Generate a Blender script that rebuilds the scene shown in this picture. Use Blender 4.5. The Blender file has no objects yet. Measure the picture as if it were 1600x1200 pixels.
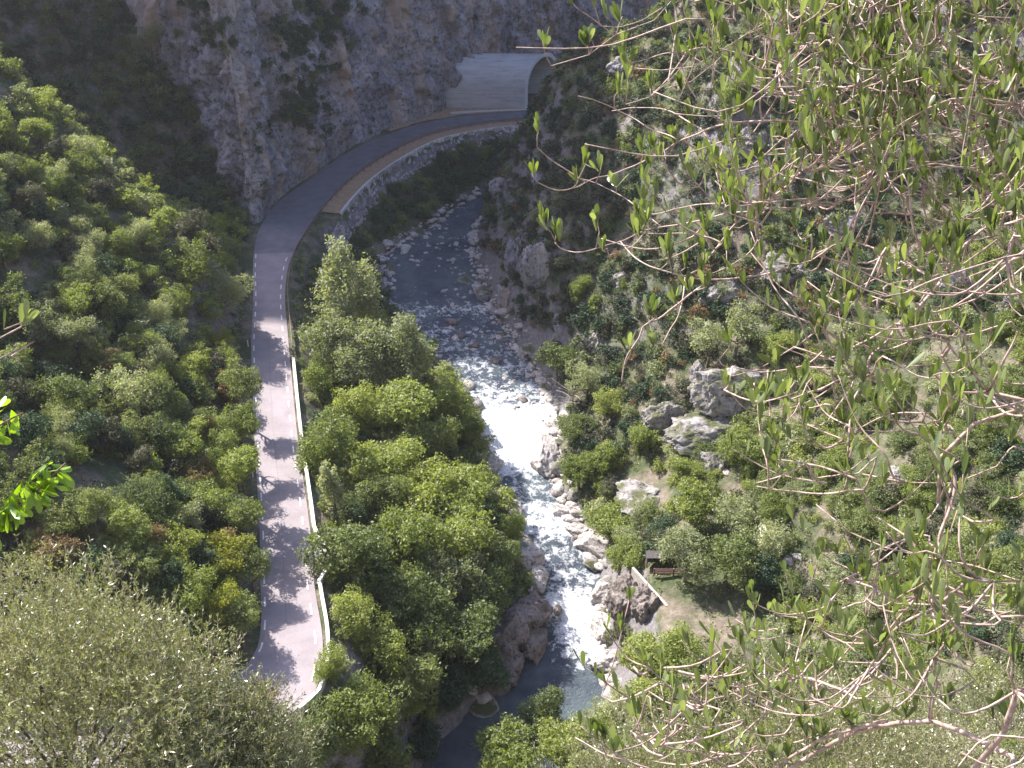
import bpy, math, random
import numpy as np
from mathutils import Vector, Matrix, Euler
R = math.radians
C = bpy.context.scene.collection
SC = bpy.context.scene
rng = np.random.default_rng(7)
random.seed(7)

# ------------------------------------------------------------------ camera, sky, sun, exposure
H = 65.0; PITCH = R(32); F = 1600.0
cam_d = bpy.data.cameras.new('camera'); cam = bpy.data.objects.new('camera', cam_d); C.objects.link(cam)
cam.location = (0, 0, H); cam.rotation_euler = (R(90) - PITCH, 0, 0)
cam_d.sensor_width = 36; cam_d.lens = 36 * F / 1600; cam_d.clip_start = 0.05; cam_d.clip_end = 3000
SC.camera = cam
SUN_EL = R(45); SUN_AZ = R(-50)            # azimuth measured from +Y towards +X
w = bpy.data.worlds.new('World'); SC.world = w; w.use_nodes = True
nt = w.node_tree; bg = nt.nodes['Background']; sky = nt.nodes.new('ShaderNodeTexSky')
sky.sky_type = 'NISHITA'; sky.sun_disc = False; sky.sun_elevation = SUN_EL; sky.sun_rotation = SUN_AZ
sky.air_density = 1.0; sky.dust_density = 2.5; sky.ozone_density = 2.0
tint = nt.nodes.new('ShaderNodeMix'); tint.data_type = 'RGBA'; tint.blend_type = 'MULTIPLY'; tint.inputs[0].default_value = 1; tint.inputs[7].default_value = (.97, .95, 1.10, 1)
nt.links.new(sky.outputs[0], tint.inputs[6]); nt.links.new(tint.outputs[2], bg.inputs[0]); bg.inputs[1].default_value = 0.125
sd = bpy.data.lights.new('sun', 'SUN'); sun = bpy.data.objects.new('sun', sd); C.objects.link(sun)
sd.energy = 5.0; sd.angle = R(0.6); sd.color = (1.0, 0.93, 0.86)
S = Vector((math.cos(SUN_EL) * math.sin(SUN_AZ), math.cos(SUN_EL) * math.cos(SUN_AZ), math.sin(SUN_EL)))
sun.rotation_euler = S.to_track_quat('Z', 'Y').to_euler()
SC.view_settings.view_transform = 'Standard'; SC.view_settings.look = 'None'
SC.view_settings.exposure = 1.36; SC.view_settings.gamma = 1

# ------------------------------------------------------------------ numpy helpers
def _h(ix, iy, iz, s):
    n = (ix * 374761393 + iy * 668265263 + iz * 2147483647 + s * 1274126177) & 0xffffffff
    n = ((n ^ (n >> 13)) * 1274126177) & 0xffffffff
    n = ((n ^ (n >> 16)) * 2246822519) & 0xffffffff
    return ((n ^ (n >> 15)) & 0xffff) / 32767.5 - 1.0
def vnoise(x, y, z, s=0):
    x, y, z = np.broadcast_arrays(np.asarray(x, float), np.asarray(y, float), np.asarray(z, float))
    fx, fy, fz = np.floor(x), np.floor(y), np.floor(z)
    ix, iy, iz = fx.astype(np.int64), fy.astype(np.int64), fz.astype(np.int64)
    u, v, q = x - fx, y - fy, z - fz
    u = u * u * (3 - 2 * u); v = v * v * (3 - 2 * v); q = q * q * (3 - 2 * q)
    r = 0
    for a in (0, 1):
        for b in (0, 1):
            for c in (0, 1):
                r = r + _h(ix + a, iy + b, iz + c, s) * (u if a else 1 - u) * (v if b else 1 - v) * (q if c else 1 - q)
    return r
def fbm(x, y, z=0.0, oct=4, s=0, gain=.5):
    r = 0; a = 1.0; f = 1.0; t = 0
    for i in range(oct):
        r = r + a * vnoise(np.asarray(x) * f + 17.3 * i, np.asarray(y) * f + 5.1 * i, np.asarray(z) * f + 9.7 * i, s + i)
        t += a; a *= gain; f *= 2.03
    return r / t
def ss(a, b, x):
    t = np.clip((np.asarray(x, float) - a) / (b - a), 0, 1); return t * t * (3 - 2 * t)
def smooth_poly(P, n):
    P = np.array(P, float)
    d = np.r_[0, np.cumsum(np.linalg.norm(np.diff(P, axis=0), axis=1))]
    # catmull-rom by index, then equal arc length
    out = []
    for i in range(len(P) - 1):
        p0 = P[max(i - 1, 0)]; p1 = P[i]; p2 = P[i + 1]; p3 = P[min(i + 2, len(P) - 1)]
        for t in np.linspace(0, 1, 12, endpoint=False):
            out.append(.5 * ((2 * p1) + (-p0 + p2) * t + (2 * p0 - 5 * p1 + 4 * p2 - p3) * t * t + (-p0 + 3 * p1 - 3 * p2 + p3) * t ** 3))
    out.append(P[-1]); out = np.array(out)
    return resample(out, n)
def resample(Q, n):
    Q = np.array(Q, float)
    d = np.r_[0, np.cumsum(np.linalg.norm(np.diff(Q, axis=0), axis=1))]
    t = np.linspace(0, d[-1], n)
    return np.stack([np.interp(t, d, Q[:, k]) for k in range(Q.shape[1])], 1)
def length(Q): return float(np.linalg.norm(np.diff(np.array(Q), axis=0), axis=1).sum())
def sdist(P, x, y):
    """signed distance to polyline (positive on its left) and parameter of the nearest point"""
    P = np.asarray(P, float)[:, :2]
    x = np.asarray(x, float); y = np.asarray(y, float)
    best = np.full(x.shape, 1e18); sg = np.ones(x.shape); par = np.zeros(x.shape)
    for i in range(len(P) - 1):
        a = P[i]; e = P[i + 1] - a; L2 = e @ e
        t = ((x - a[0]) * e[0] + (y - a[1]) * e[1]) / L2
        tc = np.clip(t, 0 if i else -50, 1 if i < len(P) - 2 else 51)
        dx = x - a[0] - tc * e[0]; dy = y - a[1] - tc * e[1]; d2 = dx * dx + dy * dy
        m = d2 < best - 1e-9
        best = np.where(m, d2, best); par = np.where(m, i + tc, par)
        cr = e[0] * (y - a[1]) - e[1] * (x - a[0])
        sg = np.where(m, np.where(cr >= 0, 1., -1.), sg)
    return np.sqrt(best) * sg, par

# ------------------------------------------------------------------ object helpers
def tag(o, label=None, cat=None, group=None, kind=None):
    if label: o['label'] = label
    if cat: o['category'] = cat
    if group: o['group'] = group
    if kind: o['kind'] = kind
    return o
def empty(name, loc=(0, 0, 0), rz=0.0):
    o = bpy.data.objects.new(name, None); C.objects.link(o); o.location = loc; o.rotation_euler = (0, 0, rz)
    o.empty_display_size = .2
    return o
def mesh_np(name, V, Fc, mats, smooth=True, mi=None, attr=None):
    V = np.asarray(V, np.float32).reshape(-1, 3)
    me = bpy.data.meshes.new(name)
    if isinstance(Fc, np.ndarray):
        k = Fc.shape[1]; nf = Fc.shape[0]
        me.vertices.add(len(V)); me.vertices.foreach_set('co', V.ravel())
        me.loops.add(nf * k); me.loops.foreach_set('vertex_index', Fc.astype(np.int32).ravel())
        me.polygons.add(nf); me.polygons.foreach_set('loop_start', np.arange(0, nf * k, k, dtype=np.int32))
        me.polygons.foreach_set('loop_total', np.full(nf, k, np.int32))
    else:
        me.from_pydata(V.tolist(), [], Fc)
    for m in (mats if isinstance(mats, (list, tuple)) else [mats]): me.materials.append(m)
    if mi is not None: me.polygons.foreach_set('material_index', np.asarray(mi, np.int32))
    if smooth: me.polygons.foreach_set('use_smooth', np.ones(len(me.polygons), bool))
    if attr:
        for an, av in attr.items():
            a = me.attributes.new(an, 'FLOAT', 'POINT'); a.data.foreach_set('value', np.asarray(av, np.float32).ravel())
    me.update(calc_edges=True); me.validate()
    return me
def obj(name, me, parent=None):
    o = bpy.data.objects.new(name, me); C.objects.link(o)
    if parent: o.parent = parent
    return o
def struct(name, me):
    o = obj(name, me); o['kind'] = 'structure'; return o
def grid_faces(nu, nv, off=0):
    i = np.arange(nu - 1)[:, None] * nv + np.arange(nv - 1)[None, :]
    i = i.ravel() + off
    return np.stack([i, i + nv, i + nv + 1, i + 1], 1)

class MB:
    def __init__(s): s.V = []; s.F = []; s.n = 0
    def add(s, V, Fc):
        V = np.asarray(V, float).reshape(-1, 3); s.V.append(V); s.F += [[int(j) + s.n for j in f] for f in Fc]; s.n += len(V)
    def box(s, c, d, rz=0, rot=None):
        x, y, z = d[0] / 2, d[1] / 2, d[2] / 2
        V = np.array([(a * x, b * y, e * z) for a in (-1, 1) for b in (-1, 1) for e in (-1, 1)])
        M = rot if rot is not None else np.array(Matrix.Rotation(rz, 3, 'Z'))
        V = V @ np.array(M).T + np.array(c)
        s.add(V, [(0, 1, 3, 2), (4, 6, 7, 5), (0, 4, 5, 1), (2, 3, 7, 6), (0, 2, 6, 4), (1, 5, 7, 3)])
    def tube(s, P, r, n=6):
        P = np.array(P, float); r = np.broadcast_to(np.asarray(r, float), (len(P),))
        T = np.gradient(P, axis=0); T /= np.linalg.norm(T, axis=1)[:, None] + 1e-9
        up = np.array([0.13, 0.21, .97]) if abs(T[0][2]) < .9 else np.array([1., 0.1, 0])
        a = np.linspace(0, 2 * np.pi, n, endpoint=False); V = []
        u = np.cross(T[0], up)
        for i in range(len(P)):
            u = u - T[i] * (u @ T[i]); u /= np.linalg.norm(u) + 1e-9; v = np.cross(T[i], u)
            V.append(P[i] + r[i] * (np.cos(a)[:, None] * u + np.sin(a)[:, None] * v))
        Fc = []
        for i in range(len(P) - 1):
            for j in range(n):
                k = (j + 1) % n
                Fc.append((i * n + j, i * n + k, (i + 1) * n + k, (i + 1) * n + j))
        Fc.append(tuple(range(n))[::-1]); Fc.append(tuple(range((len(P) - 1) * n, len(P) * n)))
        s.add(np.array(V), Fc)
    def mesh(s, name, mat, smooth=True):
        return mesh_np(name, np.concatenate(s.V), s.F, mat, smooth)
    def build(s, name, mat, parent=None, smooth=True):
        return obj(name, s.mesh(name, mat, smooth), parent)

# ------------------------------------------------------------------ materials
def mat_new(name):
    m = bpy.data.materials.new(name); m.use_nodes = True; t = m.node_tree
    return m, t, t.nodes['Principled BSDF']
def N(t, typ, **k):
    n = t.nodes.new(typ)
    for a, b in k.items():
        if a.startswith('i_'):
            key = a[2:]; n.inputs[int(key) if key.isdigit() else key].default_value = b
        else: setattr(n, a, b)
    return n
def coords(t, scale=(1, 1, 1), obj_space=False):
    tc = N(t, 'ShaderNodeTexCoord'); mp = N(t, 'ShaderNodeMapping')
    if obj_space: t.links.new(tc.outputs['Object'], mp.inputs[0])
    else:
        g = N(t, 'ShaderNodeNewGeometry'); t.links.new(g.outputs['Position'], mp.inputs[0])
    mp.inputs['Scale'].default_value = scale
    return mp.outputs[0]
def noise(t, co, scale, detail=5, rough=.55, dist=0):
    n = N(t, 'ShaderNodeTexNoise'); n.inputs['Scale'].default_value = scale; n.inputs['Detail'].default_value = detail
    n.inputs['Roughness'].default_value = rough; n.inputs['Distortion'].default_value = dist
    t.links.new(co, n.inputs['Vector']); return n.outputs['Fac']
def ramp(t, fac, stops):
    r = N(t, 'ShaderNodeValToRGB'); e = r.color_ramp.elements
    while len(e) < len(stops): e.new(.5)
    for el, (p, c) in zip(e, stops):
        el.position = p; el.color = (c, c, c, 1) if isinstance(c, (int, float)) else (*c, 1)
    t.links.new(fac, r.inputs[0]); return r.outputs[0]
def mix(t, fac, a, b, blend='MIX'):
    m = N(t, 'ShaderNodeMix', data_type='RGBA', blend_type=blend)
    if isinstance(fac, (int, float)): m.inputs[0].default_value = fac
    else: t.links.new(fac, m.inputs[0])
    for s_, v in ((6, a), (7, b)):
        if isinstance(v, tuple): m.inputs[s_].default_value = (*v, 1)
        else: t.links.new(v, m.inputs[s_])
    return m.outputs[2]
def math_(t, op, a, b=0.0):
    m = N(t, 'ShaderNodeMath', operation=op)
    for i, v in ((0, a), (1, b)):
        if isinstance(v, (int, float)): m.inputs[i].default_value = v
        else: t.links.new(v, m.inputs[i])
    return m.outputs[0]
def bump(t, h, bs, strength=.5, dist=.1):
    b = N(t, 'ShaderNodeBump'); b.inputs['Strength'].default_value = strength; b.inputs['Distance'].default_value = dist
    t.links.new(h, b.inputs['Height']); t.links.new(b.outputs[0], bs.inputs['Normal'])

def rock_mat(name, c1, c2, c3, ochre=None, scale=1.0, stretch=.35, green=None):
    m, t, b = mat_new(name)
    co = coords(t, (1, 1, stretch)); co2 = coords(t)
    n1 = noise(t, co, .35 * scale, 8, .65); n2 = noise(t, co2, 1.6 * scale, 7, .7, .3)
    col = ramp(t, n1, [(.3, c1), (.5, c2), (.72, c3)])
    vo = N(t, 'ShaderNodeTexVoronoi', feature='DISTANCE_TO_EDGE'); vo.inputs['Scale'].default_value = .8 * scale
    t.links.new(co, vo.inputs['Vector'])
    dk = ramp(t, n2, [(.36, .22), (.48, .9), (.75, 1.2)])
    col = mix(t, 1.0, col, dk, 'MULTIPLY')
    if ochre:
        n3 = noise(t, coords(t, (1, 1, .16)), .13 * scale, 5, .6)
        col = mix(t, ramp(t, n3, [(.52, 0.), (.64, .6)]), col, ochre)
    if green:
        g = N(t, 'ShaderNodeNewGeometry'); sp = N(t, 'ShaderNodeSeparateXYZ'); t.links.new(g.outputs['Normal'], sp.inputs[0])
        f = math_(t, 'MULTIPLY', ramp(t, sp.outputs[2], [(.45, 0.), (.8, 1.)]), ramp(t, noise(t, co2, .5, 4), [(.42, 0.), (.55, 1.)]))
        col = mix(t, f, col, green)
    t.links.new(col, b.inputs['Base Color']); b.inputs['Roughness'].default_value = .9
    b.inputs['Specular IOR Level'].default_value = .25
    bump(t, n2, b, .8, .35)
    return m
M = {}
M['cliff'] = rock_mat('cliff limestone', (.12, .12, .14), (.28, .27, .29), (.50, .47, .47), ochre=(.50, .35, .23), scale=1.0)
M['rock'] = rock_mat('grey rock', (.20, .19, .19), (.33, .31, .30), (.46, .43, .41), scale=1.3, stretch=.8, green=(.09, .10, .045))
M['pale_rock'] = rock_mat('pale river rock', (.34, .30, .28), (.50, .46, .43), (.62, .57, .53), scale=1.6, stretch=1)
M['dark_rock'] = rock_mat('dark bank rock', (.13, .11, .10), (.22, .19, .17), (.32, .28, .26), scale=1.4, stretch=1)

def leaf_mat(name, cols, trans=.45, vary=.35, gloss=.035, back=None, tr_tint=(1.35, 1.4, .5), rough=.6):
    m, t, b = mat_new(name); t.nodes.remove(b); out = t.nodes['Material Output']
    g = N(t, 'ShaderNodeNewGeometry'); oi = N(t, 'ShaderNodeObjectInfo')
    f = math_(t, 'ADD', math_(t, 'MULTIPLY', oi.outputs['Random'], .5), math_(t, 'MULTIPLY', g.outputs['Random Per Island'], .5))
    n = len(cols); col = ramp(t, f, [(i / max(n - 1, 1) * .8 + .1, c) for i, c in enumerate(cols)])
    if back:
        col = mix(t, g.outputs['Backfacing'], col, back)
    d = N(t, 'ShaderNodeBsdfDiffuse'); tr = N(t, 'ShaderNodeBsdfTranslucent'); gl = N(t, 'ShaderNodeBsdfGlossy')
    gl.inputs['Roughness'].default_value = rough; gl.inputs['Color'].default_value = (.9, .9, .9, 1)
    t.links.new(col, d.inputs[0]); tc = mix(t, 1.0, col, tr_tint, 'MULTIPLY'); t.links.new(tc, tr.inputs[0])
    a = N(t, 'ShaderNodeMixShader'); a.inputs[0].default_value = trans
    t.links.new(d.outputs[0], a.inputs[1]); t.links.new(tr.outputs[0], a.inputs[2])
    c = N(t, 'ShaderNodeMixShader'); c.inputs[0].default_value = gloss
    t.links.new(a.outputs[0], c.inputs[1]); t.links.new(gl.outputs[0], c.inputs[2]); t.links.new(c.outputs[0], out.inputs[0])
    return m
M['lf_bright'] = leaf_mat('bright leaves', [(.125, .165, .038), (.21, .26, .062), (.34, .37, .11)], trans=.5)
M['lf_mid'] = leaf_mat('mid green leaves', [(.07, .105, .032), (.15, .19, .058), (.25, .28, .10)])
M['lf_grey'] = leaf_mat('grey green leaves', [(.16, .19, .10), (.26, .29, .16), (.38, .40, .25)], trans=.45)
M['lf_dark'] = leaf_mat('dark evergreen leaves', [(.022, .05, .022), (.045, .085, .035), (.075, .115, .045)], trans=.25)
M['lf_scrub'] = leaf_mat('dry scrub leaves', [(.055, .06, .035), (.085, .088, .05), (.115, .12, .06)], trans=.3)
M['lf_brown'] = leaf_mat('rust tinted leaves', [(.16, .11, .05), (.24, .16, .08), (.20, .18, .06)], trans=.35)
M['lf_yellow'] = leaf_mat('yellow green leaves', [(.20, .22, .02), (.28, .29, .03), (.22, .27, .04)], trans=.5)
m, t, b = mat_new('bark'); M['bark'] = m
t.links.new(ramp(t, noise(t, coords(t, (1, 1, .3)), 6, 5), [(.3, (.09, .07, .055)), (.7, (.2, .17, .14))]), b.inputs['Base Color']); b.inputs['Roughness'].default_value = .9

# ------------------------------------------------------------------ plan of the valley
RL = [(-60, 50), (-44, 52.5), (-34, 54), (-27, 56), (-22.3, 59.5), (-21.7, 63.5), (-23.2, 70.6), (-24.8, 77.9), (-28.0, 90.9), (-31.1, 104.0), (-33.4, 114), (-35.6, 125.6), (-38.3, 138), (-39.9, 149), (-39.4, 160.3), (-36.0, 171.5), (-31.1, 185.4), (-25.1, 195.8), (-18.1, 203.7), (-10, 208.5), (0, 211), (20, 214), (60, 216)]
RR = [(-60, 44), (-42, 46.5), (-30, 48.5), (-22.5, 51.2), (-18.2, 54), (-15.9, 57), (-15.6, 60), (-16.3, 63.5), (-17.9, 69.0), (-19.2, 75.1), (-20.9, 82.0), (-23.5, 92.1), (-26.3, 104.0), (-29.2, 116.6), (-31.6, 127.6), (-32.9, 138.0), (-32.6, 147.2), (-31.2, 158.9), (-28.6, 171.2), (-23.8, 183.7), (-17.5, 194.6), (-10.2, 200.5), (0.0, 204.6), (20, 207), (60, 208)]
RLs = smooth_poly(RL, 150); RRs = smooth_poly(RR, 150)
# river banks, listed going upstream (x, y)
VL = [(-45, 5), (-26, 32), (-14, 50), (-8.5, 59.7), (-3.7, 66.5), (0.0, 73.0), (2.6, 78), (2.1, 84.6), (0.0, 92.2), (-2.7, 100.8), (-5.0, 110.6), (-8.7, 119.3), (-14.8, 129.2), (-20.0, 141.5), (-20.5, 154.5), (-14, 164.0), (-9, 174), (0, 186), (18, 196), (60, 200)]
VR = [(-30, 0), (-12, 30), (0, 50), (5.7, 59.7), (9.6, 68.1), (9.5, 74.7), (9.7, 83.1), (8.0, 90.0), (5.4, 99.5), (5.8, 109.1), (4.3, 116.8), (0.0, 128.2), (-2.9, 137.1), (-5.5, 150), (-6.0, 162), (-3, 173), (4, 182), (20, 190), (60, 194)]
VLs = smooth_poly(VL, 120); VRs = smooth_poly(VR, 120)
def river_z(y):
    return np.interp(y, [0, 55, 72, 76, 84, 88, 95, 100, 108, 112, 140, 170, 200], [-15, -13.2, -13, -12.2, -11.6, -10.8, -10.4, -9.7, -9.0, -8, -6.4, -5.2, -4.6])
CREST = smooth_poly([(-33.5, 119), (-40, 122), (-50, 126), (-64, 130), (-90, 138), (-140, 150)], 30)
GULLY = smooth_poly([(-38, 143), (-52, 147), (-75, 156), (-120, 172)], 30)
def hgt(x, y, detail=True):
    x = np.asarray(x, float); y = np.asarray(y, float)
    dl, _ = sdist(RLs, x, y); dr, _ = sdist(RRs, x, y); dvl, _ = sdist(VLs, x, y); dvr, _ = sdist(VRs, x, y)
    zr = river_z(y)
    # hillside left of the road
    d = np.maximum(dl - .9, 0)
    zl = .12 * np.minimum(d, .8) + .98 * np.maximum(d - .8, 0) - np.maximum(d - 60, 0) * .5
    dc = np.abs(sdist(CREST, x, y)[0]); dg = np.abs(sdist(GULLY, x, y)[0])
    k = ss(0, 22, d)
    zl = zl + 5.0 * np.exp(-(dc / 9) ** 2) * ss(0, 14, d) - 12 * np.exp(-(dg / 10) ** 2) * k
    zl = zl + 2.5 * ss(2, 15, d) * fbm(x / 14, y / 14, 0, 3, 3)
    zl = zl - ss(4, 20, d) * 6 * np.exp(-((y - 84 + (x + 40) * .3) / 12) ** 2)
    zl = zl - 7 * ss(6, 22, d) * ss(66, 50, y)
    zl = zl + 6.5 * np.exp(-((x + 40) / 5.5) ** 2 - ((y - 118) / 7.5) ** 2) * ss(.3, 3.5, d)  # bulge on the spur tip, added to cast shade on the road
    # between road and river
    a = np.maximum(-dr, 0); bq = np.maximum(dvl, 0)
    off = 3.1 * ss(150, 156, y) + .9
    a2 = np.maximum(a - off, 0)
    drop = -zr - 1.0
    zm = -np.minimum(a2 * (1.1 + .9 * ss(145, 160, y)), drop * (.45 + .25 * ss(145, 160, y)))
    tt = a2 / (a2 + bq + 1e-3)
    zm = np.minimum(zm, 0) * (1 - tt ** 2) + (zr + .6) * tt ** 2
    zm = zm + .7 * np.minimum(a2, 3) / 3 * fbm(x / 6, y / 6, 0, 3, 5)
    zm = np.where(a < off, -.04 - .1 * ss(.2, .9, a), zm)
    # right slope
    e = np.maximum(-dvr, 0)
    zl = np.where((x > -27) & (y > 198), np.minimum(zl, 0) - .06, zl)
    far = ss(100, 135, y)
    n1 = fbm(x / 16, y / 16, 0, 4, 11)
    near_prof = np.interp(e, [0, 1.2, 2.6, 4.5, 13, 25, 60, 120], [0.4, 2.0, 6.6, 7.6, 9.6, 17.5, 42, 74])
    mid_prof = np.interp(e, [0, 2, 5, 15, 30, 60, 120], [.4, 2.2, 4.2, 12.0, 21.5, 43, 76])
    far_prof = np.interp(e, [0, 1, 4, 12, 20, 40, 60, 120], [.3, 3, 9.5, 20, 28, 46, 63, 108])
    wn = ss(90, 80, y)
    zrt = zr + (1 - far) * (wn * near_prof + (1 - wn) * mid_prof) + far * far_prof
    zrt = zrt + n1 * (2.2 + 2.5 * far) * ss(2, 14, e)
    zrt = zrt + 4.5 * np.exp(-((x - 9.5) / 7) ** 2 - ((y - 166) / 9) ** 2)
    terr = ss(60, 64, y) * ss(80, 77, y) * ss(3, 4.5, e) * ss(17, 11, e)
    zrt = zrt * (1 - terr) + (-4.3 + .12 * e) * terr
    # bed
    zb = zr - 1.2
    z = np.where(dl > 0, zl, np.where(dr > 0, -.12, np.where(dvl > 0, zm, np.where(dvr > 0, zb, zrt))))
    # bank shoulder: blend close to the water
    # hill the camera stands on
    zn = 63.3 - 1.47 * y - .10 * np.abs(x) * ss(0, 10, y) + .25 * fbm(x / 3, y / 3, 0, 2, 8)
    z = np.maximum(z, zn)
    if detail:
        z = z + .22 * fbm(x / 1.7, y / 1.7, 0, 3, 21) * np.where((dl > 1.6) | (dvr < -1.5), 1, 0)
    return z
def atpx(px, py, up=0.0):
    """where the view ray through a photo pixel meets the ground"""
    u = (px - 800) / F; v = (py - 600) / F
    dx, dy, dz = u, math.cos(PITCH) - v * math.sin(PITCH), -math.sin(PITCH) - v * math.cos(PITCH)
    t = np.arange(45, 330, .25)
    zz = hgt(dx * t, dy * t, False) + up
    hit = np.nonzero(H + dz * t <= zz)[0]
    tt = t[hit[0]] if len(hit) else 250
    return Vector((dx * tt, dy * tt, H + dz * tt - up))
def ray(px, py, depth):
    """point at a depth along the view axis"""
    u = (px - 800) / F; v = (py - 600) / F
    return Vector((u * depth, (math.cos(PITCH) - v * math.sin(PITCH)) * depth, H + (-math.sin(PITCH) - v * math.cos(PITCH)) * depth))

# ------------------------------------------------------------------ ground
m, t, b = mat_new('ground'); M['ground'] = m
co = coords(t); n1 = noise(t, co, .22, 6, .6); n2 = noise(t, co, 1.8, 6, .7); n3 = noise(t, co, .6, 5, .6)
soil = ramp(t, n2, [(.3, (.11, .09, .065)), (.55, (.19, .16, .12)), (.8, (.30, .27, .23))])
grass = ramp(t, n2, [(.3, (.03, .045, .018)), (.6, (.075, .095, .035)), (.8, (.15, .15, .07))])
col = mix(t, ramp(t, n1, [(.46, 0.), (.62, 1.)]), grass, soil)
g = N(t, 'ShaderNodeNewGeometry'); sp = N(t, 'ShaderNodeSeparateXYZ'); t.links.new(g.outputs['Normal'], sp.inputs[0])
stone = ramp(t, n2, [(.3, (.10, .095, .10)), (.7, (.27, .25, .25))])
col = mix(t, ramp(t, math_(t, 'ADD', sp.outputs[2], math_(t, 'MULTIPLY', n3, .5)), [(.78, 1.), (.92, 0.)]), col, stone)
t.links.new(col, b.inputs['Base Color']); b.inputs['Roughness'].default_value = .95; bump(t, n2, b, .9, .3)
def axis(a, b, fine0, fine1, s, c):
    q = list(np.arange(fine0, fine1, s)); v = fine0; st = s
    L = []
    while v > a: st = min(st * 1.12, c); v -= st; L.append(v)
    v = q[-1]; st = s; Rr = []
    while v < b: st = min(st * 1.12, c); v += st; Rr.append(v)
    return np.array(L[::-1] + q + Rr)
gx = axis(-420, 420, -70, 75, .7, 14); gy = axis(-90, 420, 46, 215, .7, 14)
X, Y = np.meshgrid(gx, gy, indexing='ij'); Z = hgt(X, Y)
struct('ground', mesh_np('ground', np.stack([X, Y, Z], -1), grid_faces(len(gx), len(gy)), M['ground']))

# ------------------------------------------------------------------ road
def asphalt(name, base, var):
    m, t, b = mat_new(name); co = coords(t)
    n = noise(t, co, .5, 6, .6); n2 = noise(t, co, 9, 4, .7)
    c = ramp(t, n, [(.3, tuple(v * (1 - var) for v in base)), (.7, tuple(v * (1 + var) for v in base))])
    c = mix(t, .35, c, mix(t, 1.0, c, ramp(t, n2, [(.3, .6), (.7, 1.3)]), 'MULTIPLY'))
    t.links.new(c, b.inputs['Base Color']); b.inputs['Roughness'].default_value = .85; bump(t, n2, b, .3, .02)
    return m
M['asphalt'] = asphalt('worn asphalt', (.255, .225, .235), .15); M['asphalt_new'] = asphalt('fresh asphalt', (.15, .145, .16), .22)
# even cross sections from the two edges
def cross(n):
    A = resample(RLs, 600); B = []
    BR = resample(RRs, 900)
    C_ = (resample(RLs, n) + resample(RRs, n)) / 2
    T = np.gradient(C_, axis=0); T /= np.linalg.norm(T, axis=1)[:, None]; Nn = np.stack([-T[:, 1], T[:, 0]], 1)
    Lw = np.array([min(np.linalg.norm(A - c, axis=1)) for c in C_]); Rw = np.array([min(np.linalg.norm(BR - c, axis=1)) for c in C_])
    return C_, T, Nn, Lw, Rw
RC, RT, RN, LW, RW = cross(320)
RS = np.r_[0, np.cumsum(np.linalg.norm(np.diff(RC, axis=0), axis=1))]
def road_pt(i, off):      # off: -1 right edge ... +1 left edge (in half widths), metres handled by caller
    return RC[i] + RN[i] * off
def strip(name, i0, i1, mat, z=0.0):
    ks = np.linspace(-1, 1, 9); V = []
    for i in range(i0, i1 + 1):
        for k in ks:
            p = RC[i] + RN[i] * (k * (LW[i] if k > 0 else RW[i])); V.append((p[0], p[1], z + .05 * (1 - k * k)))
    return struct(name, mesh_np(name, V, grid_faces(i1 - i0 + 1, 9), mat))
isplit = int(np.argmin(np.abs(RC[:, 1] - 141)))
strip('road', 0, isplit, M['asphalt']); strip('road_resurfaced', isplit, 319, M['asphalt_new'], .004)
m, t, b = mat_new('road paint'); M['paint'] = m
t.links.new(ramp(t, noise(t, coords(t), 5, 4), [(.3, (.55, .54, .53)), (.6, (.78, .77, .75))]), b.inputs['Base Color'])
def at_s(s, off):
    i = int(np.clip(np.searchsorted(RS, s) - 1, 0, len(RS) - 2)); f = (s - RS[i]) / (RS[i + 1] - RS[i])
    c = RC[i] * (1 - f) + RC[i + 1] * f; n = RN[i] * (1 - f) + RN[i + 1] * f
    Lh = LW[i] * (1 - f) + LW[i + 1] * f; Rh = RW[i] * (1 - f) + RW[i + 1] * f
    return c + n * ((Lh - off[1]) if off[0] == 'L' else -(Rh - off[1]))
V = []; Fc = []
def dashes(side, s0, s1, inset, per=3.1, dash=1.35, wid=.15):
    s = s0
    while s < s1:
        pts = []
        for q in (0, .5, 1):
            for ww in (-wid / 2, wid / 2):
                p = at_s(s + dash * q, (side, inset + ww)); pts.append((p[0], p[1], .058))
        k = len(V); V.extend(pts); Fc.extend([(k, k + 1, k + 3, k + 2), (k + 2, k + 3, k + 5, k + 4)]); s += per
s_near = RS[int(np.argmin(np.abs(RC[:, 1] - 60)))]
dashes('L', 2, RS[isplit], .35); dashes('R', 3.4, RS[isplit] - 1, .62)
tag(obj('road_markings', mesh_np('road_markings', V, Fc, M['paint'], False)), kind='structure')
# crack line down the middle of the old surface
m, t, b = mat_new('tar seam'); M['tar'] = m; b.inputs['Base Color'].default_value = (.19, .17, .175, 1); b.inputs['Roughness'].default_value = .7
V = []; nn = 0
for s in np.arange(s_near + 4, RS[isplit] - 25, .8):
    wv = .04 * math.sin(s * .21) + .02 * math.sin(s * .9)
    for ww in (-.035, .035):
        p = at_s(s, ('L', LW[100] + wv + ww - .2)); V.append((p[0], p[1], .056))
    nn += 1
tag(obj('road_tar_seam', mesh_np('road_tar_seam', V, grid_faces(nn, 2), M['tar'], False)), kind='structure')

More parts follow.
